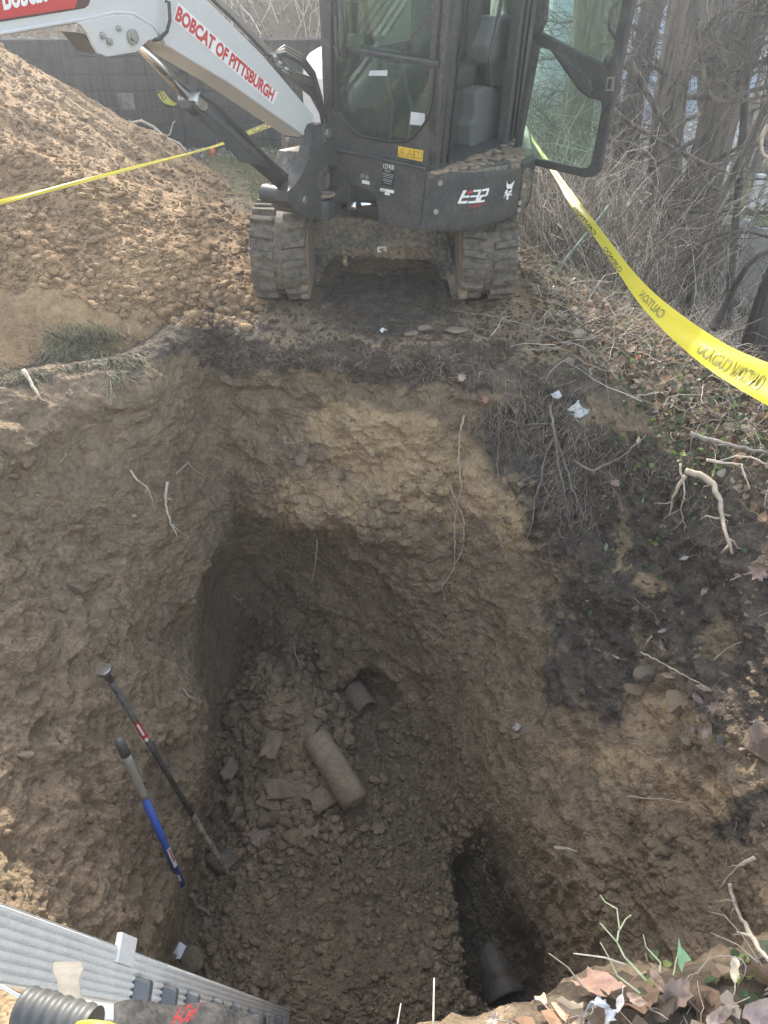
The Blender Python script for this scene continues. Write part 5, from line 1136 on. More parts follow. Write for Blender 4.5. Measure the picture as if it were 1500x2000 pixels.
# ------------------------------------------------------------------ single stones
def stone(px, py, r, lab, name='stone', col=(.30, .25, .19), sq=(1, .8, .6), rot=0, sub=3, seed=0, sink=.5, cat='stone', mat=None, group=None):
    import bmesh
    p, n_ = hit(px, py); bm = bmesh.new(); bmesh.ops.create_icosphere(bm, subdivisions=sub, radius=1)
    V = np.array([v.co[:] for v in bm.verts]); rg = np.random.default_rng(seed+int(px)); 
    for _ in range(9):
        d = rg.normal(0, 1, 3); d /= np.linalg.norm(d); c = rg.uniform(.42, .75); t = V@d; V = V-np.maximum(t-c, 0)[:, None]*d[None]
    V += .05*np.c_[vnoise(V*4, 1), vnoise(V*4, 2), vnoise(V*4, 3)]
    V = V*np.array(sq)*r; R_ = np.array((Matrix.Rotation(rot, 3, 'Z') @ Matrix.Rotation(rg.uniform(-.3, .3), 3, 'X'))); V = V@R_.T
    q = p+n_*r*sq[2]*(1-sink); F = [tuple(x.index for x in f.verts) for f in bm.faces]; bm.free()
    me = npmesh(name, V+np.array(q), np.array(F), False); o = link(name, me, mat or paint('stone_'+str(int(px)), tuple(c*.55 for c in col), .9, dust=(.28, .21, .14), amt=.7, scale=12, bumpd=.006)); tag(o, lab, cat, group); return o
G1 = 'stones lying in the trench'
stone(1270, 1315, .085, 'broad grey-brown stone, largest on the dark soil of the right slope', col=(.27, .23, .18), sq=(1, .75, .55), rot=.3)
stone(1332, 1374, .07, 'tan angular stone beside the curled brown leaves on the right slope', col=(.42, .33, .22), sq=(1, .9, .6))
stone(1488, 1452, .075, 'reddish stone at the right edge of the picture', col=(.30, .22, .18), sq=(1, 1.2, .6))
stone(1243, 1350, .055, 'blocky tan stone set in the yellow soil below the broad grey stone', col=(.36, .28, .18))
stone(1287, 1380, .022, 'small rounded tan stone left of the angular tan stone', col=(.42, .34, .24))
stone(1330, 1270, .03, 'dark stone above the broad grey stone', col=(.10, .09, .085))
stone(1335, 1292, .03, 'brown lump just below the dark stone', col=(.25, .20, .14))
stone(1345, 1448, .035, 'yellowish stone under the curled leaves', col=(.38, .31, .2))
stone(1455, 1467, .03, 'bright cream stone left of the reddish stone', col=(.55, .44, .34), sq=(1, .6, .5))
stone(1148, 1174, .016, 'tiny white pebble in the dark soil', col=(.5, .45, .38))
stone(470, 1585, .085, 'rounded tan stone at the left foot of the rubble', col=(.34, .28, .20), sq=(1, .95, .8), group=G1)
stone(590, 905, .06, 'grey angular stone sticking out of the far wall', col=(.27, .24, .2), sq=(.8, .5, 1))
stone(150, 1150, .06, 'pale lump bulging from the left wall', col=(.30, .24, .17), sq=(1, .8, .8), sink=.6)
stone(915, 1795, .045, 'small brown stone lying in the wet hole', col=(.26, .20, .15), sq=(1, .5, .5), rot=-.4)
stone(830, 642, .07, 'flat tan stone on the edge between the tracks', col=(.36, .28, .2), sq=(1, .5, .35))
stone(805, 655, .05, 'small tan stone left of the flat one on the edge', col=(.33, .27, .2), sq=(1, .5, .4))
stone(893, 650, .08, 'wedge-shaped tan stone in front of the right track', col=(.38, .30, .22), sq=(1, .6, .35), rot=.3)
stone(403, 1805, .05, 'pale grey stone beside the muddy root near the paper', col=(.36, .32, .26), sq=(1, 1, .8))
stone(430, 1690, .10, 'dark slab stone behind the foot of the black bar', col=(.15, .15, .14), sq=(1.1, .7, .5))
stone(352, 1885, .10, 'brown rounded lump of clay under the paper scrap', col=(.22, .17, .11), sq=(1, .9, .5))
stone(830, 1870, .06, 'ring-shaped lump of clay on the trench floor left of the wet hole', col=(.20, .165, .12), sq=(1, 1, .4))
stone(590, 1745, .035, 'yellowish pebble on the trench floor', col=(.36, .30, .17))
stone(1330, 1010, .05, 'dark clod under the thick broken root', col=(.12, .1, .08))
stone(45, 1478, .04, 'flat pale stone on the left wall near the edge', col=(.33, .27, .20), sq=(1, .6, .4))
stone(268, 1020, .03, 'pale stone in the left wall beside the forked root', col=(.36, .3, .22))
stone(145, 1030, .05, 'tan stone embedded high in the left wall', col=(.31, .24, .16), sq=(1, .7, .6), sink=.5)
# ------------------------------------------------------------------ clay pipe, shards
SHRD = paint('soil_coated_clay', (.15, .115, .08), .9, dust=(.30, .225, .15), amt=.95, scale=14, bumpd=.006); CLAY = paint('muddy_fired_clay', (.20, .15, .105), .75, dust=(.34, .265, .18), amt=.9, scale=7, bumpd=.005); CLAYR = paint('broken_fired_clay', (.17, .11, .085), .7, dust=(.26, .21, .16), amt=.9, scale=9, bumpd=.004)
WETC = paint('wet_mud_on_clay', (.07, .058, .045), .4, dust=(.16, .125, .09), amt=.9, scale=12, bumpd=.008)
def pipe_shell(a, b, r, th, mat, name, par=None, arc=(0, 2*math.pi), jag=0, n=40, up=UZ, bell=0, seed=0):
    a, b = Vector(a), Vector(b); d = (b-a).normalized(); u = (up-d*up.dot(d)).normalized(); v = d.cross(u); rg = random.Random(seed); full = abs(arc[1]-arc[0]) > 6.2; L = (b-a).length; m_ = 14
    vs = []; ja = [rg.uniform(0, jag) for _ in range(n+1)]; jb = [rg.uniform(0, jag) for _ in range(n+1)]; ja = [jag*(.5+.5*math.sin(k*.55+rg.random()*.6+seed)) for k in range(n+1)]; jb = [jag*(.5+.5*math.sin(k*.47+rg.random()*.6+seed*2)) for k in range(n+1)]; ja[-1] = ja[0]; jb[-1] = jb[0]
    for rr in (r, r-th):
        for i in range(m_+1):
            t = i/m_; rb = rr+(bell*max(0, min(1, (t-.6)/.08)) if bell else 0)
            for k in range(n+1):
                an = arc[0]+(arc[1]-arc[0])*k/n; tt = ja[k]+t*(L-ja[k]-jb[k]); vs.append(a+d*tt+(u*math.cos(an)+v*math.sin(an))*rb*(1+.006*rg.uniform(-1, 1)))
    w_ = n+1; o_ = (m_+1)*w_; fs = []
    for i in range(m_):
        for k in range(n): q = (i*w_+k, i*w_+k+1, (i+1)*w_+k+1, (i+1)*w_+k); fs += [q, tuple(o_+t for t in q[::-1])]
    for k in range(n): fs += [(k, o_+k, o_+k+1, k+1), (m_*w_+k, m_*w_+k+1, o_+m_*w_+k+1, o_+m_*w_+k)]
    if not full:
        for i in range(m_): fs += [(i*w_, (i+1)*w_, o_+(i+1)*w_, o_+i*w_), (i*w_+n, o_+i*w_+n, o_+(i+1)*w_+n, (i+1)*w_+n)]
    return MB().add(vs, fs, True).build(name, mat, par)
def onray(px, py, up_): p, n_ = hit(px, py); return p+(CAMP-p).normalized()*up_
pa, pb_ = onray(614, 1438, .09), onray(697, 1570, .12)
tag(pipe_shell(pa, pb_, .086, .014, CLAY, 'clay_pipe', jag=.012, seed=3), 'long muddy clay pipe section lying across the rubble, open end towards the camera', 'pipe')
p1, _ = hit(700, 1405); tag(pipe_shell(p1+Vector((-.05, .24, .03)), p1+Vector((.06, .06, .01)), .085, .016, CLAYR, 'pipe_stub', jag=.01, seed=4), 'broken clay pipe stub poking out of the hollow at the foot of the far wall', 'pipe')
p1, _ = hit(985, 1885); tag(pipe_shell(p1+Vector((-.05, .12, -.11)), p1+Vector((.02, -.16, -.09)), .125, .02, WETC, 'pipe_bell', jag=.0, bell=.018, seed=5), 'bell end of a buried clay pipe at the near end of the wet hole', 'pipe')
for px, py, ang, L, r, arc, lab, mt, li in (
  (597, 1412, -.7, .16, .11, (-.9, .9), 'curved clay shard just above the long pipe', CLAY, .05), (566, 1384, 1.0, .12, .10, (-.6, .6), 'small clay shard with a pale broken edge above the rubble', CLAY, .05),
  (520, 1463, 1.4, .24, .25, (-.2, .2), 'flat dark clay slab standing upright in the rubble', CLAY, .08), (560, 1530, .15, .30, .10, (-.6, .7), 'long curved clay shard lying level in the rubble', CLAY, .05),
  (524, 1555, -.25, .15, .09, (-.7, .6), 'short reddish clay shard below the long level one', CLAYR, .04), (598, 1622, 1.5, .18, .22, (-.28, .28), 'flat tan clay slab lying alone on the trench floor', CLAY, .015),
  (440, 1502, 1.25, .22, .20, (-.22, .22), 'pointed pinkish clay shard against the left trench wall', CLAYR, .06), (502, 1628, .9, .17, .11, (-.6, .6), 'pale broken clay shard nearest the black bar', CLAYR, .03),
  (620, 1555, .7, .2, .16, (-.5, .4), 'mud-coated clay shard leaning on the long pipe', CLAY, .04), (735, 1620, 1.2, .09, .08, (-.5, .5), 'small pale clay shard right of the flat tan slab', CLAYR, .02)):
    p, n_ = hit(px, py); c = p+(CAMP-p).normalized()*li-UZ*r*.9; d_ = Vector((math.cos(ang), math.sin(ang), -.15)).normalized(); upv = (CAMP-p).normalized()*.5+UZ*.6
    tag(pipe_shell(c+upv.normalized()*0-d_*L/2, c+d_*L/2, r, .018, mt if px in (440, 502) else SHRD, 'pipe_shard', arc=arc, jag=.022, n=16, up=upv, seed=int(px)), lab, 'pipe shard', 'broken clay pipe shards')
# ------------------------------------------------------------------ roots
def root(pl, w0, lab, mat='root', lift=.012, name='root', forks=(), seed=0, cat='root', wpx=None):
    w = w0*1.25 if w0 < .01 else w0; rg = random.Random(seed+int(pl[0][0])); px = []
    for i in range(len(pl)-1):
        (x0, y0), (x1, y1) = pl[i], pl[i+1]; k_ = max(1, int(math.hypot(x1-x0, y1-y0)/8))
        for k in range(k_): px.append((x0+(x1-x0)*k/k_, y0+(y1-y0)*k/k_))
    px.append(pl[-1]); jx, jy, q_ = 0, 0, []
    for x, y in px: jx = jx*.6+rg.gauss(0, 1.3); jy = jy*.6+rg.gauss(0, 1.0); q_.append((x+jx, y+jy))
    ds = [(lambda h_: (h_[0].y*CP+(CH-h_[0].z)*SP))(hit(x, y)) for x, y in q_]; n_ = len(ds)
    mn = [min(ds[max(0, i-2):i+3]) for i in range(n_)]; av = [sum(mn[max(0, i-2):i+3])/len(mn[max(0, i-2):i+3]) for i in range(n_)]
    pts = [P(q_[i][0], q_[i][1], d=min(av[i], ds[i])-lift*.8-w) for i in range(n_)]; sm = pts[:-1]
    sm.append(pts[-1]); n = len(sm); mb = MB().tube(sm, [max(.0007, w*(1-.65*i/n)*rg.uniform(.85, 1.15)) for i in range(n)], 7)
    fk = rg.choice
    for f in range(max(2, n//4)):
        i = rg.randrange(1, max(2, n-1)); q = sm[i]; d = Vector((rg.gauss(0, 1), rg.gauss(0, .4), -abs(rg.gauss(0, 1))-.1)).normalized()*rg.uniform(.03, .11); e = [q, q+d*.35+Vector((rg.gauss(0, .006), rg.gauss(0, .006), 0)), q+d*.7+Vector((rg.gauss(0, .01), 0, rg.gauss(0, .01))), q+d]
        mb.tube(e, [w*.4, w*.3, w*.2, .0006], 5)
    return tag(mb.build(name, M[mat], fixn=False), lab, cat, 'bare roots in the pit walls')
root([(908, 812), (895, 850), (896, 905), (902, 960), (893, 985), (908, 1020), (903, 1080), (888, 1105)], .0055, 'long pale root hanging down the far wall below the brown maple leaf', 'root')
root([(880, 950), (892, 985), (888, 1040), (888, 1110), (866, 1145), (872, 1180)], .004, 'thin pale root strand ending lowest on the far wall')
root([(326, 940), (322, 968), (326, 1000), (334, 1022), (345, 1048)], .0075, 'thick white root stub on the left wall', 'rootw')
root([(256, 918), (268, 938), (288, 950), (296, 965), (302, 988)], .0045, 'white crooked root left of the thick white stub', 'rootw')
root([(346, 925), (366, 905), (378, 918), (402, 932)], .003, 'thin forked pale root above and right of the thick white stub')
root([(619, 1054), (616, 1080), (616, 1105), (610, 1140)], .0055, 'short white root hanging from the lip of the undercut', 'rootw')
root([(556, 852), (558, 866), (572, 866), (592, 860)], .003, 'small pale forked root high on the far wall')
root([(500, 925), (508, 938), (510, 952)], .002, 'tiny pale root hair on the far wall')
root([(1076, 790), (1078, 830), (1092, 880), (1110, 930), (1128, 980), (1150, 1015)], .007, 'grey branching root mass hanging in the dark soil', 'rootg')
root([(1078, 860), (1060, 905), (1048, 950), (1042, 1000), (1030, 1050), (1002, 1092)], .0045, 'long grey-brown root falling left of the root mass', 'rootg')
root([(1085, 860), (1088, 900), (1100, 950), (1112, 1000), (1110, 1030)], .005, 'middle strand of the grey root mass', 'rootg')
root([(975, 812), (974, 880), (972, 940), (968, 1000), (960, 1060)], .003, 'straight hair-thin root between the yellow and the dark soil', 'rootg')
root([(990, 820), (1030, 828), (1076, 828)], .004, 'level grey root joining the root mass from the left', 'rootg')
root([(1120, 900), (1160, 920), (1230, 882), (1262, 850)], .0065, 'slanting brown root above the overhanging turf', 'rootg')
root([(1340, 918), (1372, 930), (1398, 952), (1408, 985), (1412, 1020), (1426, 1062), (1432, 1080)], .017, 'thickest bare broken root curving down at the right', 'root', .03)
root([(1338, 930), (1318, 960), (1308, 990), (1306, 1005)], .008, 'thin curved root left of the thickest broken root', 'root', .02)
root([(1330, 905), (1342, 960), (1328, 1000), (1340, 1030)], .005, 'thin looping root behind the thickest broken root', 'rootw', .02)
root([(1345, 845), (1420, 868), (1470, 880), (1510, 885)], .014, 'pair of grey branches lying on the turf at the right edge', 'rootg', .03)
root([(1380, 900), (1450, 905), (1466, 955)], .006, 'bent pale twig hanging over the right edge of the pit', 'rootw', .02)
root([(1500, 905), (1440, 890), (1395, 905)], .004, 'thin pale twig above the bent one', 'rootw', .03)
root([(1225, 1555), (1268, 1560), (1320, 1566), (1368, 1572), (1388, 1582)], .0035, 'long level pale root low on the right slope')
root([(1082, 1655), (1100, 1656), (1126, 1663)], .010, 'short pale wooden stub lying on the right slope', 'rootw', .012)
root([(570, 1248), (575, 1275), (580, 1290), (588, 1308)], .0032, 'short pale root above the rubble', 'rootw')
root([(530, 1268), (556, 1250), (572, 1245)], .0028, 'thin slanting root hair above the rubble')
root([(455, 1166), (468, 1172), (474, 1168)], .0035, 'tiny white root in the dark undercut', 'rootw')
root([(1395, 1290), (1420, 1268), (1448, 1256)], .0035, 'pale forked root in the dark soil of the right slope')
root([(1250, 1272), (1310, 1306), (1386, 1348)], .0035, 'straight pale stalk lying across the right slope', 'rootw')
root([(1240, 1168), (1276, 1200), (1292, 1230)], .0022, 'curved hair-thin stalk on the dark soil', 'rootg')
root([(1470, 1675), (1440, 1692), (1424, 1712), (1405, 1735)], .007, 'peeled broken root at the lower right', 'rootw', .02)
root([(1424, 1725), (1436, 1760), (1452, 1800), (1480, 1850), (1510, 1890)], .0075, 'long splintered root running down to the lower right corner', 'rootw', .02)
root([(370, 1745), (385, 1768), (405, 1782), (412, 1790)], .014, 'muddy thick root beside the pale grey stone on the floor', 'rootg', .02)
root([(358, 1345), (370, 1360), (382, 1365)], .0025, 'small pale root right of the black bar', 'rootw')
root([(128, 890), (130, 880), (120, 905)], .0022, 'hair-thin root high on the left wall')
root([(45, 722), (60, 745), (76, 775)], .009, 'pale root stump among the grass tufts', 'rootw', .02)
root([(905, 690), (870, 700), (840, 745)], .002, 'fine root fringe under the edge near the maple leaf', 'rootg')
root([(960, 655), (985, 622), (1000, 618)], .003, 'pale curved twig in front of the right track', 'rootw', .03)
# pale branch arching out of the heap
q = [P(x, y, d=7.0-.0*i) for i, (x, y) in enumerate(((245, 258), (256, 240), (276, 236), (300, 248), (322, 268), (350, 280), (366, 300), (384, 318), (398, 350)))]
mb = MB().tube(q, [.012, .013, .014, .014, .013, .012, .011, .008, .004], 7).tube([q[4], P(332, 262, d=7), P(338, 240, d=7), P(342, 236, d=7)], [.009, .007, .006, .004], 6).tube([q[1], P(252, 234, d=7)], [.008, .004], 5).tube([q[2], P(278, 232, d=7)], [.006, .003], 5).tube([q[3], P(304, 262, d=7), P(302, 278, d=7)], [.007, .005, .003], 5).tube([q[0], P(262, 262, d=7), P(285, 290, d=7)], [.007, .005, .003], 5)
tag(mb.build('branch', M['rootw'], fixn=False), 'pale bare branch arching out of the top edge of the soil heap', 'branch')
# fine root fringes, dry grass tufts (not countable)
def fringe(name, lab, specs, seed, cols, r=(.0006, .0014)):
    A0, A1, SG = [], [], []; rr = random.Random(seed)
    for cx, cy, sx_, sy_, n_, L, mode in specs:
        for _ in range(n_):
            try: p, nn = hit(rr.gauss(cx, sx_), rr.gauss(cy, sy_))
            except Exception: continue
            d = Vector((rr.gauss(0, .5), rr.gauss(-.3, .3), rr.uniform(-1.2, -.3) if mode < 0 else rr.uniform(.2, 1.0))); A0.append(p[:]); A1.append((p+nn*.02+d*L*rr.uniform(.4, 1.2))[:]); SG.append((rr.gauss(0, .01), -.01, rr.uniform(-.01, .02)))
    A0, A1, SG = map(np.array, (A0, A1, SG)); m = len(A0); V, F, _ = canes(A0, A1, rng.uniform(*r, m), np.full(m, .0005), SG, 6, .12, seed); me = npmesh(name, V, F); settint(me, tints(m, 21, cols, seed)); tag(link(name, me, M['twig']), lab, 'roots' if mode < 0 else 'grass', kind='stuff')
fringe('fine_roots', 'hair-fine roots fringing the dark topsoil', ((1090, 860, 50, 60, 520, .13, -1), (1115, 960, 25, 40, 300, .12, -1), (1020, 800, 60, 30, 160, .10, -1), (860, 705, 60, 12, 90, .07, -1), (1020, 840, 40, 30, 90, .08, -1), (1200, 900, 60, 30, 90, .08, -1), (1340, 940, 50, 35, 110, .10, -1), (600, 700, 120, 15, 80, .04, -1), (1390, 1050, 40, 30, 30, .06, -1), (1450, 1700, 40, 40, 50, .07, -1), (895, 900, 25, 90, 50, .06, -1), (960, 760, 50, 40, 90, .09, -1)), 81, np.array([(.36, .30, .24), (.26, .21, .17), (.46, .38, .30)]), r=(.0008, .0019))
fringe('grass_tufts', 'grey-green grass tufts hanging over the left edge of the pit', ((150, 672, 26, 16, 900, .12, -1), (200, 696, 26, 12, 420, .10, -1), (25, 730, 28, 8, 380, .09, -1), (110, 704, 22, 10, 360, .10, -1), (252, 702, 16, 8, 300, .09, -1), (225, 730, 8, 16, 120, .10, -1), (180, 660, 45, 8, 500, .09, 1)), 82, np.array([(.30, .28, .17), (.18, .165, .10), (.44, .40, .28), (.10, .09, .06)]), r=(.0012, .0026))
# ------------------------------------------------------------------ single leaves, scraps
MAPLE = [(0, -.5), (.06, -.12), (.34, -.22), (.30, -.02), (.5, .12), (.26, .2), (.3, .42), (.12, .34), (0, .62), (-.12, .34), (-.3, .42), (-.26, .2), (-.5, .12), (-.30, -.02), (-.34, -.22), (-.06, -.12)]
RAG = [(0, -.5), (.2, -.42), (.3, -.2), (.46, -.16), (.42, .06), (.5, .22), (.28, .26), (.26, .44), (.1, .40), (.02, .56), (-.12, .42), (-.3, .46), (-.28, .2), (-.46, .08), (-.36, -.1), (-.4, -.3), (-.18, -.3)]
OVAL = [(0, -.5), (.16, -.32), (.26, -.05), (.22, .22), (.1, .42), (0, .55), (-.1, .42), (-.22, .22), (-.26, -.05), (-.16, -.32)]
def leaf(px, py, s0, lab, shape='oval', col=(.36, .26, .18), rot=0, name='leaf', curl=.8, lift=.01, cat='leaf', group='fallen leaves on the pit sides'):
    s = s0*(.8 if py > 1880 else 1); p, n_ = hit(px, py); v = (CAMP-p).normalized(); n_ = (n_+v*.35+Vector((random.gauss(0, .3), random.gauss(0, .3), 0))).normalized(); a = n_.orthogonal().normalized(); a = Matrix.Rotation(rot, 3, n_) @ a; b = n_.cross(a); S = {'maple': MAPLE, 'rag': RAG}.get(shape, OVAL)
    q = p+n_*lift+v*lift; rr = random.Random(int(px)+int(py)); S0 = S; S = []
    for i in range(len(S0)):
        (x0, y0), (x1, y1) = S0[i], S0[(i+1) % len(S0)]
        for k in range(3): t = k/3; j = .0 if k == 0 else rr.uniform(-.045, .03); S.append((x0+(x1-x0)*t+x0*j*2, y0+(y1-y0)*t+y0*j*2))
    sx_ = rr.uniform(.65, 1.0); S = [(x*sx_, y) for x, y in S]
    m = len(S); k1, k2, k3 = rr.uniform(-curl, curl), rr.uniform(.4, 1.6)*curl, rr.uniform(-curl, curl); ph = rr.uniform(0, 6)
    f = lambda x, y: q+(a*x*(1-.35*k2*abs(x))+b*y+n_*(k2*x*x*1.6+k1*y*y*.8+k3*x*y+.07*math.sin(9*x+ph)*math.cos(8*y+ph)+.03*math.sin(23*x+17*y+ph)))*s
    LV = (1, .75, .5, .25); vs = [f(x*l, y*l) for l in LV for x, y in S]+[f(0, 0)]
    fs = [(l*m+i, l*m+(i+1) % m, (l+1)*m+(i+1) % m, (l+1)*m+i) for l in range(3) for i in range(m)]+[(3*m+i, 3*m+(i+1) % m, 4*m) for i in range(m)]
    mb = MB().add(vs, fs, True); mb.tube([f(0, -.5), f(.03, -.75), f(.02, -.95)], .0012, 4)
    mt = plain('leaf_'+str(int(px)), col, .7, 0, .25, 60); return tag(mb.build(name, mt, fixn=False), lab, cat, group)
leaf(897, 738, .075, 'pale tan maple leaf hanging under the edge in front of the tracks', 'maple', (.45, .33, .26), .6)
leaf(949, 780, .06, 'orange-brown crumpled leaf right of the pale maple leaf', 'maple', (.38, .20, .13), 1.9)
leaf(990, 772, .055, 'dark brown leaf above the root mass', 'maple', (.17, .11, .09), 2.5)
leaf(1475, 1115, .11, 'large brown maple leaf on the dark soil near the right edge', 'maple', (.38, .27, .22), 1.2)
leaf(1488, 1128, .06, 'small pinkish leaf tucked under the large maple leaf', 'oval', (.50, .38, .34), .3)
leaf(1376, 1152, .06, 'small tan triangular leaf on the dark soil', 'oval', (.46, .36, .28), 2.2)
leaf(1337, 1092, .05, 'small grey-white leaf fragment under the overhang', 'oval', (.46, .42, .37), .9)
leaf(1184, 1068, .05, 'grey-green oval leaf in the dark soil', 'oval', (.28, .29, .24), 2.4)
leaf(1293, 1232, .05, 'pinkish leaf above the two curled leaves', 'oval', (.42, .30, .26), 1.0)
leaf(1296, 1262, .085, 'purplish curled leaf right of the pinkish one', 'oval', (.30, .22, .21), 1.7)
leaf(1272, 1250, .04, 'small cream leaf left of the purplish curled leaf', 'oval', (.50, .40, .32), 1.2)
leaf(1308, 1320, .07, 'brown pointed leaf beside the broad grey stone', 'oval', (.40, .28, .22), .4)
leaf(1203, 1288, .05, 'narrow pinkish leaf at the border of tan and dark soil', 'oval', (.45, .32, .28), .2)
leaf(1375, 1345, .08, 'upright folded leaf right of the tan angular stone', 'oval', (.40, .28, .22), .3)
leaf(1395, 1385, .09, 'large curled brown leaf in the leaf cluster', 'maple', (.33, .23, .18), .8)
leaf(1362, 1365, .07, 'grey-brown leaf touching the tan angular stone', 'oval', (.26, .20, .17), 2.8)
leaf(1385, 1425, .10, 'long folded tan leaf below the curled leaf', 'oval', (.42, .31, .25), 1.1)
leaf(1356, 1425, .05, 'small dark leaf at the foot of the leaf cluster', 'oval', (.22, .17, .15), 2.1)
leaf(1410, 1450, .06, 'charcoal leaf at the bottom of the leaf cluster', 'oval', (.13, .11, .10), 2.6)
leaf(1478, 1412, .045, 'cream torn leaf in the black soil at the right', 'maple', (.50, .42, .31), .5)
leaf(1205, 945, .07, 'brown dead leaf caught in the overhanging turf', 'maple', (.34, .24, .19), .5)
leaf(1250, 862, .05, 'cream leaf on the ivy at the corner of the pit', 'oval', (.58, .47, .34), 2.0)
leaf(1182, 965, .04, 'small reddish leaf at the tip of the slanting root', 'oval', (.34, .2, .17), 1.2)
leaf(1256, 980, .03, 'tiny bright green leaf hanging below the turf', 'oval', (.22, .34, .14), 1.9)
leaf(1247, 700, .05, 'orange-red leaf lying on the grey leaf litter', 'oval', (.50, .17, .09), 1.4)
leaf(262, 1008, .035, 'pale crumpled scrap in the left wall', 'maple', (.42, .37, .30), .4)
# foreground leaves (close to the camera)
FG = 'large leaves on the near bank'
leaf(1175, 1945, .13, 'big curled orange-brown leaf at the bottom of the picture', 'rag', (.46, .28, .20), .4, lift=.02, group=FG)
leaf(1110, 1900, .07, 'light brown leaf standing on the near bank, leftmost of the big ones', 'maple', (.46, .33, .26), 2.4, lift=.02, group=FG)
leaf(1255, 1960, .07, 'narrow tan leaf pointing down beside the big orange-brown leaf', 'oval', (.48, .36, .28), .2, lift=.02, group=FG)
leaf(1320, 1945, .09, 'dark brown folded leaf in the middle of the near bank', 'rag', (.26, .18, .14), 1.4, lift=.02, group=FG)
leaf(1390, 1975, .09, 'tan leaf with a turned-up edge near the bottom right', 'oval', (.46, .34, .27), 1.2, lift=.02, group=FG)
leaf(1465, 1965, .12, 'broad pinkish-brown leaf in the bottom right corner', 'rag', (.42, .31, .27), .8, lift=.03, group=FG)
leaf(1450, 1905, .06, 'pale cream leaf at the right edge of the near bank', 'oval', (.58, .50, .38), 2.2, lift=.02, group=FG)
leaf(1280, 1925, .06, 'brown rolled leaf behind the dark folded leaf', 'oval', (.33, .23, .17), 2.6, lift=.02, group=FG)
leaf(975, 1990, .05, 'small crumpled tan leaf at the bottom edge', 'maple', (.42, .32, .25), 1.1, lift=.015, group=FG)
leaf(1060, 1965, .06, 'tan curled leaf left of the big orange-brown leaf', 'oval', (.40, .30, .22), .9, lift=.015, group=FG)
leaf(1215, 1975, .045, 'light scrap of leaf below the big orange-brown leaf', 'oval', (.60, .55, .50), 1.9, lift=.03, group=FG)
def stem(pts, r, lab, name='stem', mat='rootw', group='dry stems on the near bank'):
    sm = []
    for i in range(len(pts)-1):
        for k in range(4): sm.append(pts[i].lerp(pts[i+1], k/4))
    sm.append(pts[-1]); n = len(sm); return tag(MB().tube(sm, [r*(1-.5*i/n) for i in range(n)], 6).build(name, M[mat], fixn=False), lab, 'stem', group)
M['stemg'] = rootmat('pale_green_stem', (.42, .44, .26))
f = lambda x, y, d: P(x, y, d=d)
stem([f(1262, 1915, 1.40), f(1220, 1870, 1.42), f(1205, 1840, 1.44), f(1172, 1803, 1.46)], .0024, 'straight yellow-green stem pointing up left from the near bank', mat='stemg')
stem([f(1205, 1840, 1.43), f(1208, 1820, 1.44), f(1222, 1795, 1.46), f(1233, 1787, 1.47)], .002, 'short forked side stem of the yellow-green stem', mat='stemg')
stem([f(1210, 1818, 1.43), f(1205, 1775, 1.45), f(1182, 1762, 1.46), f(1172, 1748, 1.47)], .0018, 'wavy top shoot above the yellow-green stem', mat='stemg')
stem([f(1250, 1940, 1.38), f(1205, 1905, 1.40), f(1188, 1868, 1.42), f(1172, 1840, 1.43)], .002, 'long curved pale stem left of the yellow-green stem', mat='stemg')
stem([f(1225, 1885, 1.42), f(1180, 1870, 1.40), f(1120, 1862, 1.39)], .0022, 'nearly level tan stem pointing left over the pit')
stem([f(1288, 1900, 1.42), f(1290, 1880, 1.43), f(1262, 1850, 1.45), f(1256, 1825, 1.46)], .0018, 'curved pale stem between the forked stem and the ivy leaf', mat='stemg')
stem([f(1315, 1905, 1.42), f(1322, 1868, 1.44)], .0018, 'stalk carrying the single ivy leaf', mat='stemg')
stem([f(1140, 1930, 1.36), f(1110, 1890, 1.38), f(1072, 1862, 1.40)], .0018, 'thin brown stalk above the light brown leaf', mat='rootg')
stem([f(1480, 1880, 1.45), f(1440, 1845, 1.5), f(1388, 1822, 1.55)], .0022, 'grey-tipped twig reaching left near the right edge', mat='rootg')
stem([f(1490, 1890, 1.45), f(1452, 1830, 1.5), f(1415, 1788, 1.55), f(1382, 1780, 1.6)], .0016, 'arched thin stalk above the grey-tipped twig', mat='rootg')
stem([f(846, 2010, 1.25), f(848, 1910, 1.3)], .0022, 'upright tan stalk at the bottom edge')
stem([f(774, 2015, 1.25), f(783, 1960, 1.28)], .0016, 'short stalk left of the upright tan one at the bottom edge')
stem([f(470, 1990, 1.2), f(468, 1975, 1.21)], .0008, 'tiny bent straw on the ladder edge')
# ivy leaf
a_ = f(1330, 1865, 1.44); n_ = (CAMP-a_).normalized(); u_ = n_.cross(UZ).normalized(); v_ = u_.cross(n_)
ivs = [(-.9, 1.2), (-.3, .55), (.35, .45), (.9, .2), (.55, -.35), (.75, -1.2), (.1, -.75), (-.3, -.15), (-.55, .5)]
o = MB().add([a_+(u_*x*-1-v_*y*-1)*.021+n_*.004*math.sin(x*2) for x, y in ivs]+[a_], [(i, (i+1) % 9, 9) for i in range(9)], True).build('ivy_leaf', plain('ivy_green', (.17, .30, .15), .4, 0, .2, 40), fixn=False); tag(o, 'single pale-veined ivy leaf standing above the near bank', 'leaf')
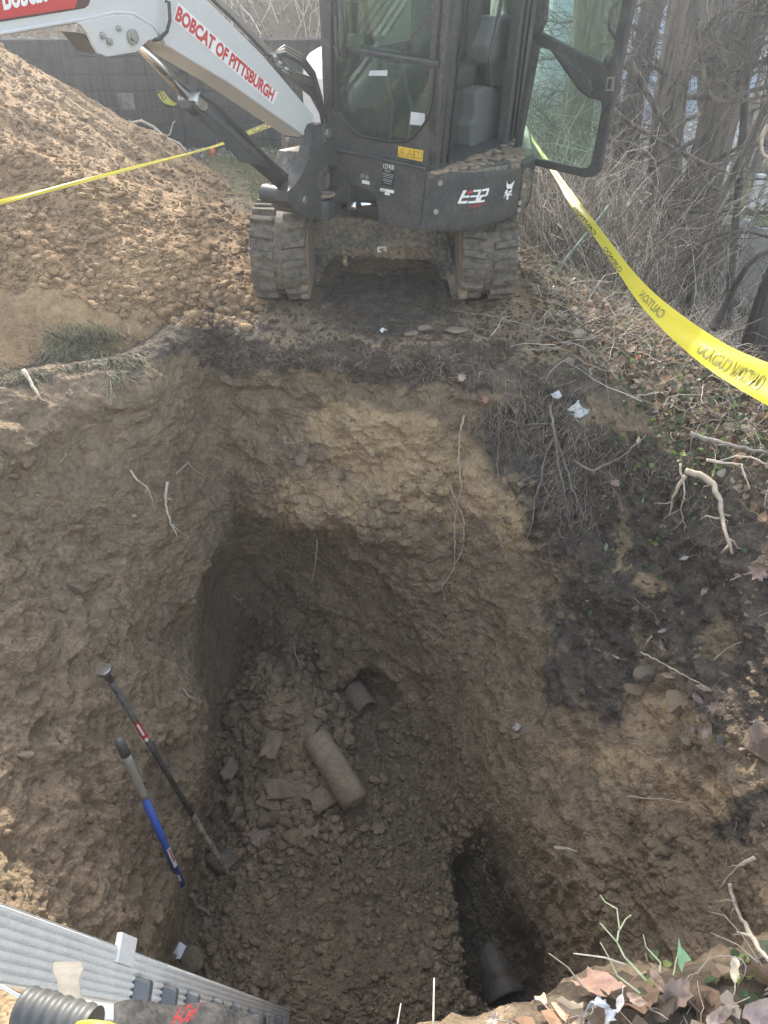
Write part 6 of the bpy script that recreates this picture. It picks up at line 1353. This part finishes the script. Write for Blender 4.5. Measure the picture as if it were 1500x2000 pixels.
# white scraps
def scrap(px, py, s, lab, name, col, seed, lift=.02, cat='litter'):
    p, n_ = hit(px, py); v = (CAMP-p).normalized(); n_ = (n_+v*1.5).normalized(); a = n_.orthogonal().normalized(); b = n_.cross(a); rr = random.Random(seed); N = 9; vs = []
    for i in range(N):
        for j in range(N):
            x, y = i/(N-1)-.5, j/(N-1)-.5; k = 1 if 0 < i < N-1 and 0 < j < N-1 else rr.uniform(.6, 1.0); vs.append(p+v*lift+(a*x*k+b*y*k*.8+n_*rr.uniform(-.13, .13))*s)
    o = MB().add(vs, [(i*N+j, (i+1)*N+j, (i+1)*N+j+1, i*N+j+1) for i in range(N-1) for j in range(N-1)], True).build(name, plain('scrap_'+str(seed), col, .6, 0, .15, 40), fixn=False); return tag(o, lab, cat)
scrap(1135, 800, .13, 'torn white plastic rag hanging in the dark topsoil', 'plastic_rag', (.62, .62, .60), 1)
scrap(1087, 772, .06, 'small crumpled white plastic scrap left of the larger rag', 'plastic_scrap', (.72, .72, .78), 2)
scrap(748, 648, .05, 'crumpled white scrap on the ground between the tracks', 'paper_scrap', (.7, .69, .66), 3, .01)
scrap(1010, 1420, .05, 'dirty white scrap stuck at the border of tan and dark soil', 'plastic_shred', (.45, .42, .37), 4)
scrap(1170, 1985, .07, 'bright white wrapper under the big leaf on the near bank', 'wrapper', (.8, .8, .8), 5, .012)
# folded sheet of paper
p, n_ = hit(345, 1855); n_ = (UZ*.7+(CAMP-p).normalized()*.6).normalized(); q = p+n_*.05
cs = [P(325, 1870, d=0.0) for _ in ()]
def onpl(px, py): return onplane(px, py, q, n_)
A_, B_, C__, D_, E_ = onpl(327, 1872), onpl(338, 1856), onpl(351, 1839), onpl(364, 1848), onpl(352, 1873)
mid = onpl(346, 1855)+n_*.02; me_ = MB().add([A_, B_, C__, D_, E_, mid, onpl(340, 1873)], [(0, 1, 5), (1, 2, 5), (2, 3, 5), (3, 4, 5), (4, 6, 5), (6, 0, 5)]).build('paper', plain('white_paper', (.78, .79, .86), .7, 0, .03), fixn=False)
sf = me_.modifiers.new('thick', 'SOLIDIFY'); sf.thickness = .001
tag(me_, 'folded white sheet of paper lying on the near left of the trench floor', 'paper')
# ------------------------------------------------------------------ tools
ba, bb_ = P(205, 1312, d=3.3), onray(459, 1728, .03)
bar_ = empty('tamping_bar', bb_, 'long black digging bar with a round striking head leaning on the left wall', 'digging bar')
BLK = paint('chipped_black_bar', (.02, .02, .022), .45, dust=(.35, .31, .26), amt=.35, scale=14); MUDB = paint('mud_smeared_bar', (.05, .045, .04), .8, dust=(.36, .30, .22), amt=1.0, scale=14)
sp_ = ba.lerp(bb_, .62); MB().tube([ba, sp_], .0135, 14).build('upper_shaft', BLK, bar_); MB().tube([sp_, ba.lerp(bb_, .9), bb_], [.0137, .0137, .011], 14).build('lower_shaft', MUDB, bar_)
dd = (ba-bb_).normalized(); MB().tube([ba-dd*.06, ba-dd*.02, ba, ba+dd*.004, ba+dd*.018], [.015, .018, .034, .037, .036], 24).build('striking_head', M['steel'], bar_)
def wrap(a, b, t0, t1, r, span, name, mat, par, face=True, off=0):
    """label bent round a shaft, facing the camera"""
    p0, p1 = a.lerp(b, t0), a.lerp(b, t1); d = (p1-p0).normalized(); v = (CAMP-p0).normalized(); u = (v-d*v.dot(d)).normalized(); w_ = d.cross(u); n = 8; vs = []
    for i in range(n+1):
        an = off-span/2+span*i/n; o = (u*math.cos(an)+w_*math.sin(an))*r; vs += [p0+o, p1+o]
    return MB().add(vs, [(2*i, 2*i+1, 2*i+3, 2*i+2) for i in range(n)], True).build(name, mat, par, fixn=False)
wrap(ba, bb_, .20, .275, .0145, 2.4, 'red_label', M['red'], bar_); wrap(ba, bb_, .205, .25, .0150, .7, 'label_text_panel', M['letterwhite'], bar_); wrap(ba, bb_, .262, .275, .0150, 1.1, 'label_white_end', M['letterwhite'], bar_)
sa, sb = P(237, 1455, d=3.15), onray(356, 1728, .06)
sh_ = empty('shovel_handle', sb, 'blue fibreglass tool handle with a grey rubber grip standing against the left wall', 'tool')
BLUE = paint('blue_fibreglass', (.015, .09, .50), .35, dust=(.4, .38, .35), amt=.10, scale=12); GRP = paint('grey_rubber_grip', (.30, .30, .27), .75, amt=.35)
g1 = sa.lerp(sb, .34); MB().tube([g1, sb], [.0175, .0155], 18).build('shaft', BLUE, sh_)
MB().tube([sa+(sa-sb).normalized()*.035, sa+(sa-sb).normalized()*.028, sa+(sa-sb).normalized()*.01, sa.lerp(sb, .06)], [.008, .016, .022, .022], 18).build('grip_cap', paint('dark_rubber', (.08, .08, .085), .6, amt=.2), sh_)
MB().tube([sa.lerp(sb, .06), sa.lerp(sb, .10), sa.lerp(sb, .2), sa.lerp(sb, .31), g1], [.021, .020, .019, .0195, .0205], 18).build('grip', GRP, sh_)
wrap(sa, sb, .70, .84, .0168, 1.3, 'shaft_label', M['letterwhite'], sh_, off=-.5); wrap(sa, sb, .71, .80, .0172, .5, 'label_red_stripe', M['red'], sh_, off=-.6); wrap(sa, sb, .90, .95, .0165, 1.3, 'small_shaft_label', M['grey'], sh_, off=.3)
# ------------------------------------------------------------------ ladder leaning into the pit from the near edge
ALU = paint('scuffed_aluminium', (.80, .80, .80), .42, dust=(.34, .30, .25), amt=.22, scale=26, metal=.15, bumpd=.0008)
la, lb = Vector((-.525, .305, 1.08)), Vector((-.46, 1.30, -2.40))
ld = (lb-la).normalized(); lx = Vector((-1, 0, 0)); lx = (lx-ld*lx.dot(ld)).normalized(); ln_ = ld.cross(lx).normalized(); ln_ = ln_ if ln_.y < 0 else -ln_
CAPM = plain('dark_grey_cap', (.12, .125, .13), .35, 0, .12); lad = empty('ladder', lb, 'ribbed aluminium ladder with grey rung caps leaning into the pit at the lower left', 'ladder')
def rail(o_, name):
    mb = MB(); W_ = .088; a, b = la+lx*o_-ln_*.022, lb+lx*o_-ln_*.022
    prof = [(-W_/2, 0)]; nr = 7
    for k in range(nr):
        x0 = -W_/2+W_*k/nr; x1 = x0+W_/nr; prof += [(x0+.001, -.003), (x0+.004, .003), (x1-.004, .003), (x1-.001, -.003)]
    prof += [(W_/2, 0), (W_/2, -.028), (W_/2-.003, -.028), (W_/2-.003, -.004), (-W_/2+.003, -.004), (-W_/2+.003, -.028), (-W_/2, -.028)]
    vs = [a-lx*y_+ln_*x_ for x_, y_ in prof]; mb.prism(vs, b-a); return mb.build(name, ALU, lad)
rail(0, 'side_rail'); rail(.52, 'side_rail')
Lr = (lb-la).length; t_ = 1.15; k = 0
while t_ < Lr-.1:
    c = la+ld*t_; MB().hexa([c+ln_*.045-ld*.015+lx*.005, c+ln_*.045+ld*.015+lx*.005, c-ln_*.02+ld*.015+lx*.005, c-ln_*.02-ld*.015+lx*.005, c+ln_*.045-ld*.015+lx*.515, c+ln_*.045+ld*.015+lx*.515, c-ln_*.02+ld*.015+lx*.515, c-ln_*.02-ld*.015+lx*.515]).build('rung', ALU, lad, bevel=.003)
    t_ += .285; k += 1
def proj(p): r = p-CAMP; dep = r.y*CP-r.z*SP; return 750+r.x/dep*FOC, 1000-(r.y*SP+r.z*CP)/dep*FOC
for tx in (262, 317, 363, 413, 452, 484, 512, 537):
    lo, hi = 0, Lr
    for _ in range(40):
        md = (lo+hi)/2
        if proj(la+ld*md+ln_*.02)[0] < tx: lo = md
        else: hi = md
    cc = la+ld*lo+ln_*.012; X_ = -lx
    MB().hexa([cc-ld*.034-ln_*.040, cc+ld*.034-ln_*.040, cc+ld*.034+ln_*.046, cc-ld*.034+ln_*.046, cc-ld*.024-ln_*.030+X_*.034, cc+ld*.028-ln_*.034+X_*.026, cc+ld*.028+ln_*.040+X_*.026, cc-ld*.024+ln_*.036+X_*.034]).build('rung_cap', CAPM, lad, bevel=.006)
MB().box(la.lerp(lb, .25)-ln_*.064, (.012, .05, .10), Matrix((lx, ln_, ld)).transposed()).build('rail_bracket', ALU, lad, bevel=.003)
# white strap over the rail
p0 = P(135, 1888, d=.96); p1 = P(135, 2010, d=.85)
mb = MB(); w0 = Vector((.014, 0, 0)); cr_ = [P(128, 1884, d=.985), P(130, 1896, d=.93), P(132, 1920, d=.91), P(136, 1960, d=.88), P(146, 2030, d=.84)]
vs = []
for i, c in enumerate(cr_):
    k = 1.3 if i < 2 else .9; vs += [c-w0*k, c+w0*k, c+w0*k+Vector((0, .006, -.006)), c-w0*k+Vector((0, .006, -.006))]
fs = [(i*4+j, i*4+(j+1) % 4, (i+1)*4+(j+1) % 4, (i+1)*4+j) for i in range(4) for j in range(4)]+[(0, 1, 2, 3), (19, 18, 17, 16)]
o = mb.add(vs, fs, True).build('white_strap', plain('worn_white_webbing', (.17, .16, .14), .9, 0, .2, 60), bevel=.001); tag(o, 'worn off-white strap hooked over the ladder rail', 'strap')
# ribbed grip with yellow tie, and a piece of dark packaging with red lettering, held at the bottom edge
gr_ = empty('ribbed_grip', P(110, 1985, d=.80), 'grey ribbed plastic grip with a yellow tie at the bottom left corner', 'grip')
RG = plain('grey_ribbed_plastic', (.07, .072, .07), .5, 0, .1); a, b = P(46, 1972, d=.82), P(180, 2012, d=.80); pts = [a.lerp(b, i/40) for i in range(41)]
MB().tube([a+(a-b).normalized()*.004]+pts, [.004]+[.023+.0013*math.sin(i/40*2*math.pi*6) for i in range(41)], 24).build('sleeve', RG, gr_)
b2 = b+(b-a).normalized()*.012
for k in range(2): ring_ = [b+(b-a).normalized()*(.006+.008*k)+Vector((math.cos(t)*.026, 0, math.sin(t)*.026)) for t in np.linspace(0, 6.28, 20)]; MB().tube(ring_, .003, 6).build('yellow_tie', plain('yellow_cord', (.75, .62, .04), .5), gr_)
MB().tube([P(-30, 1915, d=.9), P(10, 1930, d=.9), P(66, 1962, d=.88)], .0028, 8).build('metal_rod', M['chrome'], gr_)
pk_ = empty('packaging', P(400, 1990, d=1.0), 'torn black packaging with red lettering lying on the ladder at the bottom edge', 'packaging')
vs = []; NX, NY = 24, 8
for i in range(NX+1):
    for j in range(NY+1):
        x = 222+i*(296/NX); ytop = 1962-8*math.sin(i*.5)-10*math.exp(-((i-10)/6)**2)+(i/NX)*14; y = ytop+j*(90/NY); vs.append(P(x, y, d=1.02+.18*i/NX-.012*j+.006*math.sin(i*1.3+j)))
DKP = paint('dark_cellophane', (.03, .03, .032), .22, dust=(.42, .40, .37), amt=.12, scale=20)
o = MB().add(vs, [(i*(NY+1)+j, (i+1)*(NY+1)+j, (i+1)*(NY+1)+j+1, i*(NY+1)+j+1) for i in range(NX) for j in range(NY)], True).build('wrap', DKP, pk_, fixn=False); o.modifiers.new('t', 'SOLIDIFY').thickness = .0015
c0 = P(330, 2002, d=1.02); text_on('red_lettering', 'A-Cierl', c0, P(366, 1996, d=1.03)-c0, P(338, 1976, d=1.03)-c0, .030, .022, M['red'], pk_, (CAMP-c0).normalized(), .004, .02, shear=.3)
# ------------------------------------------------------------------ caution tape
def tapemat():
    m, nt, bs = newmat('yellow_tape'); n = noise(nt, coords(nt), 30, 4, .6); c = mixc(nt, ramp(nt, n, [(.3, 0), (.8, .35)]), (.70, .62, .04), (.66, .62, .20)); nt.links.new(c, bs.inputs['Base Color']); bs.inputs['Roughness'].default_value = .35
    tr = nt.nodes.new('ShaderNodeBsdfTranslucent'); nt.links.new(c, tr.inputs[0]); mx = nt.nodes.new('ShaderNodeMixShader'); mx.inputs[0].default_value = .45
    nt.links.new(bs.outputs[0], mx.inputs[1]); nt.links.new(tr.outputs[0], mx.inputs[2]); nt.links.new(mx.outputs[0], nt.nodes['Material Output'].inputs[0]); return m
M['tape'] = tapemat(); M['tapeink'] = plain('olive_print', (.17, .16, .03), .5, 0, .05); M['tapeinkd'] = plain('dark_print', (.06, .055, .02), .5, 0, .05)
def tape(lab, stations, text_at, name='caution_tape'):
    """stations: (px, py, half-vector px dx, dy, depth, depth tilt)"""
    n = len(stations)
    def ev(t):
        i = min(int(t), n-2); f = t-i; s0, s1, s2, s3 = [np.array(stations[max(0, min(n-1, k))], float) for k in (i-1, i, i+1, i+2)]
        return .5*(2*s1+(s2-s0)*f+(2*s0-5*s1+4*s2-s3)*f*f+(3*s1-s0-3*s2+s3)*f**3)
    def pt(t, v, off=0):
        s = ev(t); c = P(s[0]+s[2]*v, s[1]+s[3]*v, d=s[4]+s[5]*v+.006*math.sin(v*4+t*3)); return c+(CAMP-c).normalized()*off
    NU, NV = (n-1)*36, 10; vs = [pt((n-1)*i/NU, -1+2*j/NV) for i in range(NU+1) for j in range(NV+1)]
    o = MB().add(vs, [(i*(NV+1)+j, (i+1)*(NV+1)+j, (i+1)*(NV+1)+j+1, i*(NV+1)+j+1) for i in range(NU) for j in range(NV)], True).build(name, M['tape'], fixn=False); tag(o, lab, 'caution tape')
    for word, t0, t1, v0, v1, ink in text_at:
        V, F = textmesh(word, .03); w_ = V[:, 0].max(); h0, h1 = V[:, 1].min(), V[:, 1].max()
        MB().add([pt(t0+(t1-t0)*x/w_, v0+(v1-v0)*(y-h0)/(h1-h0), .0045) for x, y, _ in V], F).build('printed_word', M[ink], o, fixn=False)
    return o
tape('wide yellow caution tape running from behind the cab door down to the right edge',
 [(1016, 232, -2, 2, 6.3, 0), (1052, 290, -3, 2, 5.6, 0), (1092, 350, -5, 3, 4.7, .0), (1122, 396, -8, 5, 4.1, 0), (1172, 462, -8, 6, 3.4, 0), (1222, 532, -9, 9, 2.75, 0), (1268, 588, -12, 14, 2.2, 0), (1335, 648, -16, 19, 1.8, 0), (1410, 702, -19, 24, 1.5, 0), (1500, 748, -22, 32, 1.28, 0), (1620, 800, -26, 44, 1.1, 0)],
 [('CAUTION', 8.93, 8.36, .60, -.30, 'tapeink'), ('/', 8.33, 8.26, .60, -.35, 'tapeink'), ('CUIDADO', 8.22, 7.46, .60, -.30, 'tapeink'), ('CAUTION', 6.45, 5.7, .55, -.4, 'tapeink'), ('CUIDADO', 4.9, 4.25, .9, .1, 'tapeinkd'), ('CAUTION', 3.9, 3.1, .9, .1, 'tapeinkd'), ('CUIDADO', 2.9, 2.3, .9, .1, 'tapeinkd')])
tape('narrow twisted caution tape stretched across the soil heap and behind the excavator arm',
 [(-60, 412, 1, 5, 3.0, 0), (0, 395, 1, 4.5, 3.2, .0), (130, 362, 1, 4, 3.7, .0), (260, 328, 1, 3.5, 4.4, 0), (405, 290, 1, 2, 5.6, 0), (465, 268, 2, 4, 6.3, 0), (528, 243, 2, 5, 6.8, 0), (640, 205, 2, 5, 7.6, 0)],
 [('CAUTION', 5.95, 5.45, -.8, .8, 'tapeinkd'), ('CUIDADO', 5.4, 4.95, -.8, .8, 'tapeinkd')])
tape('loose end of caution tape hanging on the timber wall behind the chrome rod', [(292, 150, 4, -3, 7.55, 0), (308, 172, 5, -4, 7.5, 0), (325, 196, 6, -4, 7.45, 0), (343, 205, 3, -2, 7.45, 0)], [('CAUTION', 1.9, .7, -.6, .6, 'tapeinkd')])
# ------------------------------------------------------------------ volume added to imitate the veiling glare of the backlit lens
HZ = .009
m, nt, bs = newmat('glare_haze_mat'); nt.nodes.remove(bs)
pv = nd(nt, 'ShaderNodeVolumePrincipled'); pv.inputs['Density'].default_value = HZ; pv.inputs['Color'].default_value = (.80, .86, .94, 1); pv.inputs['Anisotropy'].default_value = .6
nt.links.new(pv.outputs[0], nt.nodes['Material Output'].inputs['Volume'])
hz = MB().box((2, 22, 1.6), (60, 54, 14.4)).build('glare_haze', m); tag(hz, kind='stuff', label='thin volume added over the yard to stand in for lens glare', cat='glare_haze')
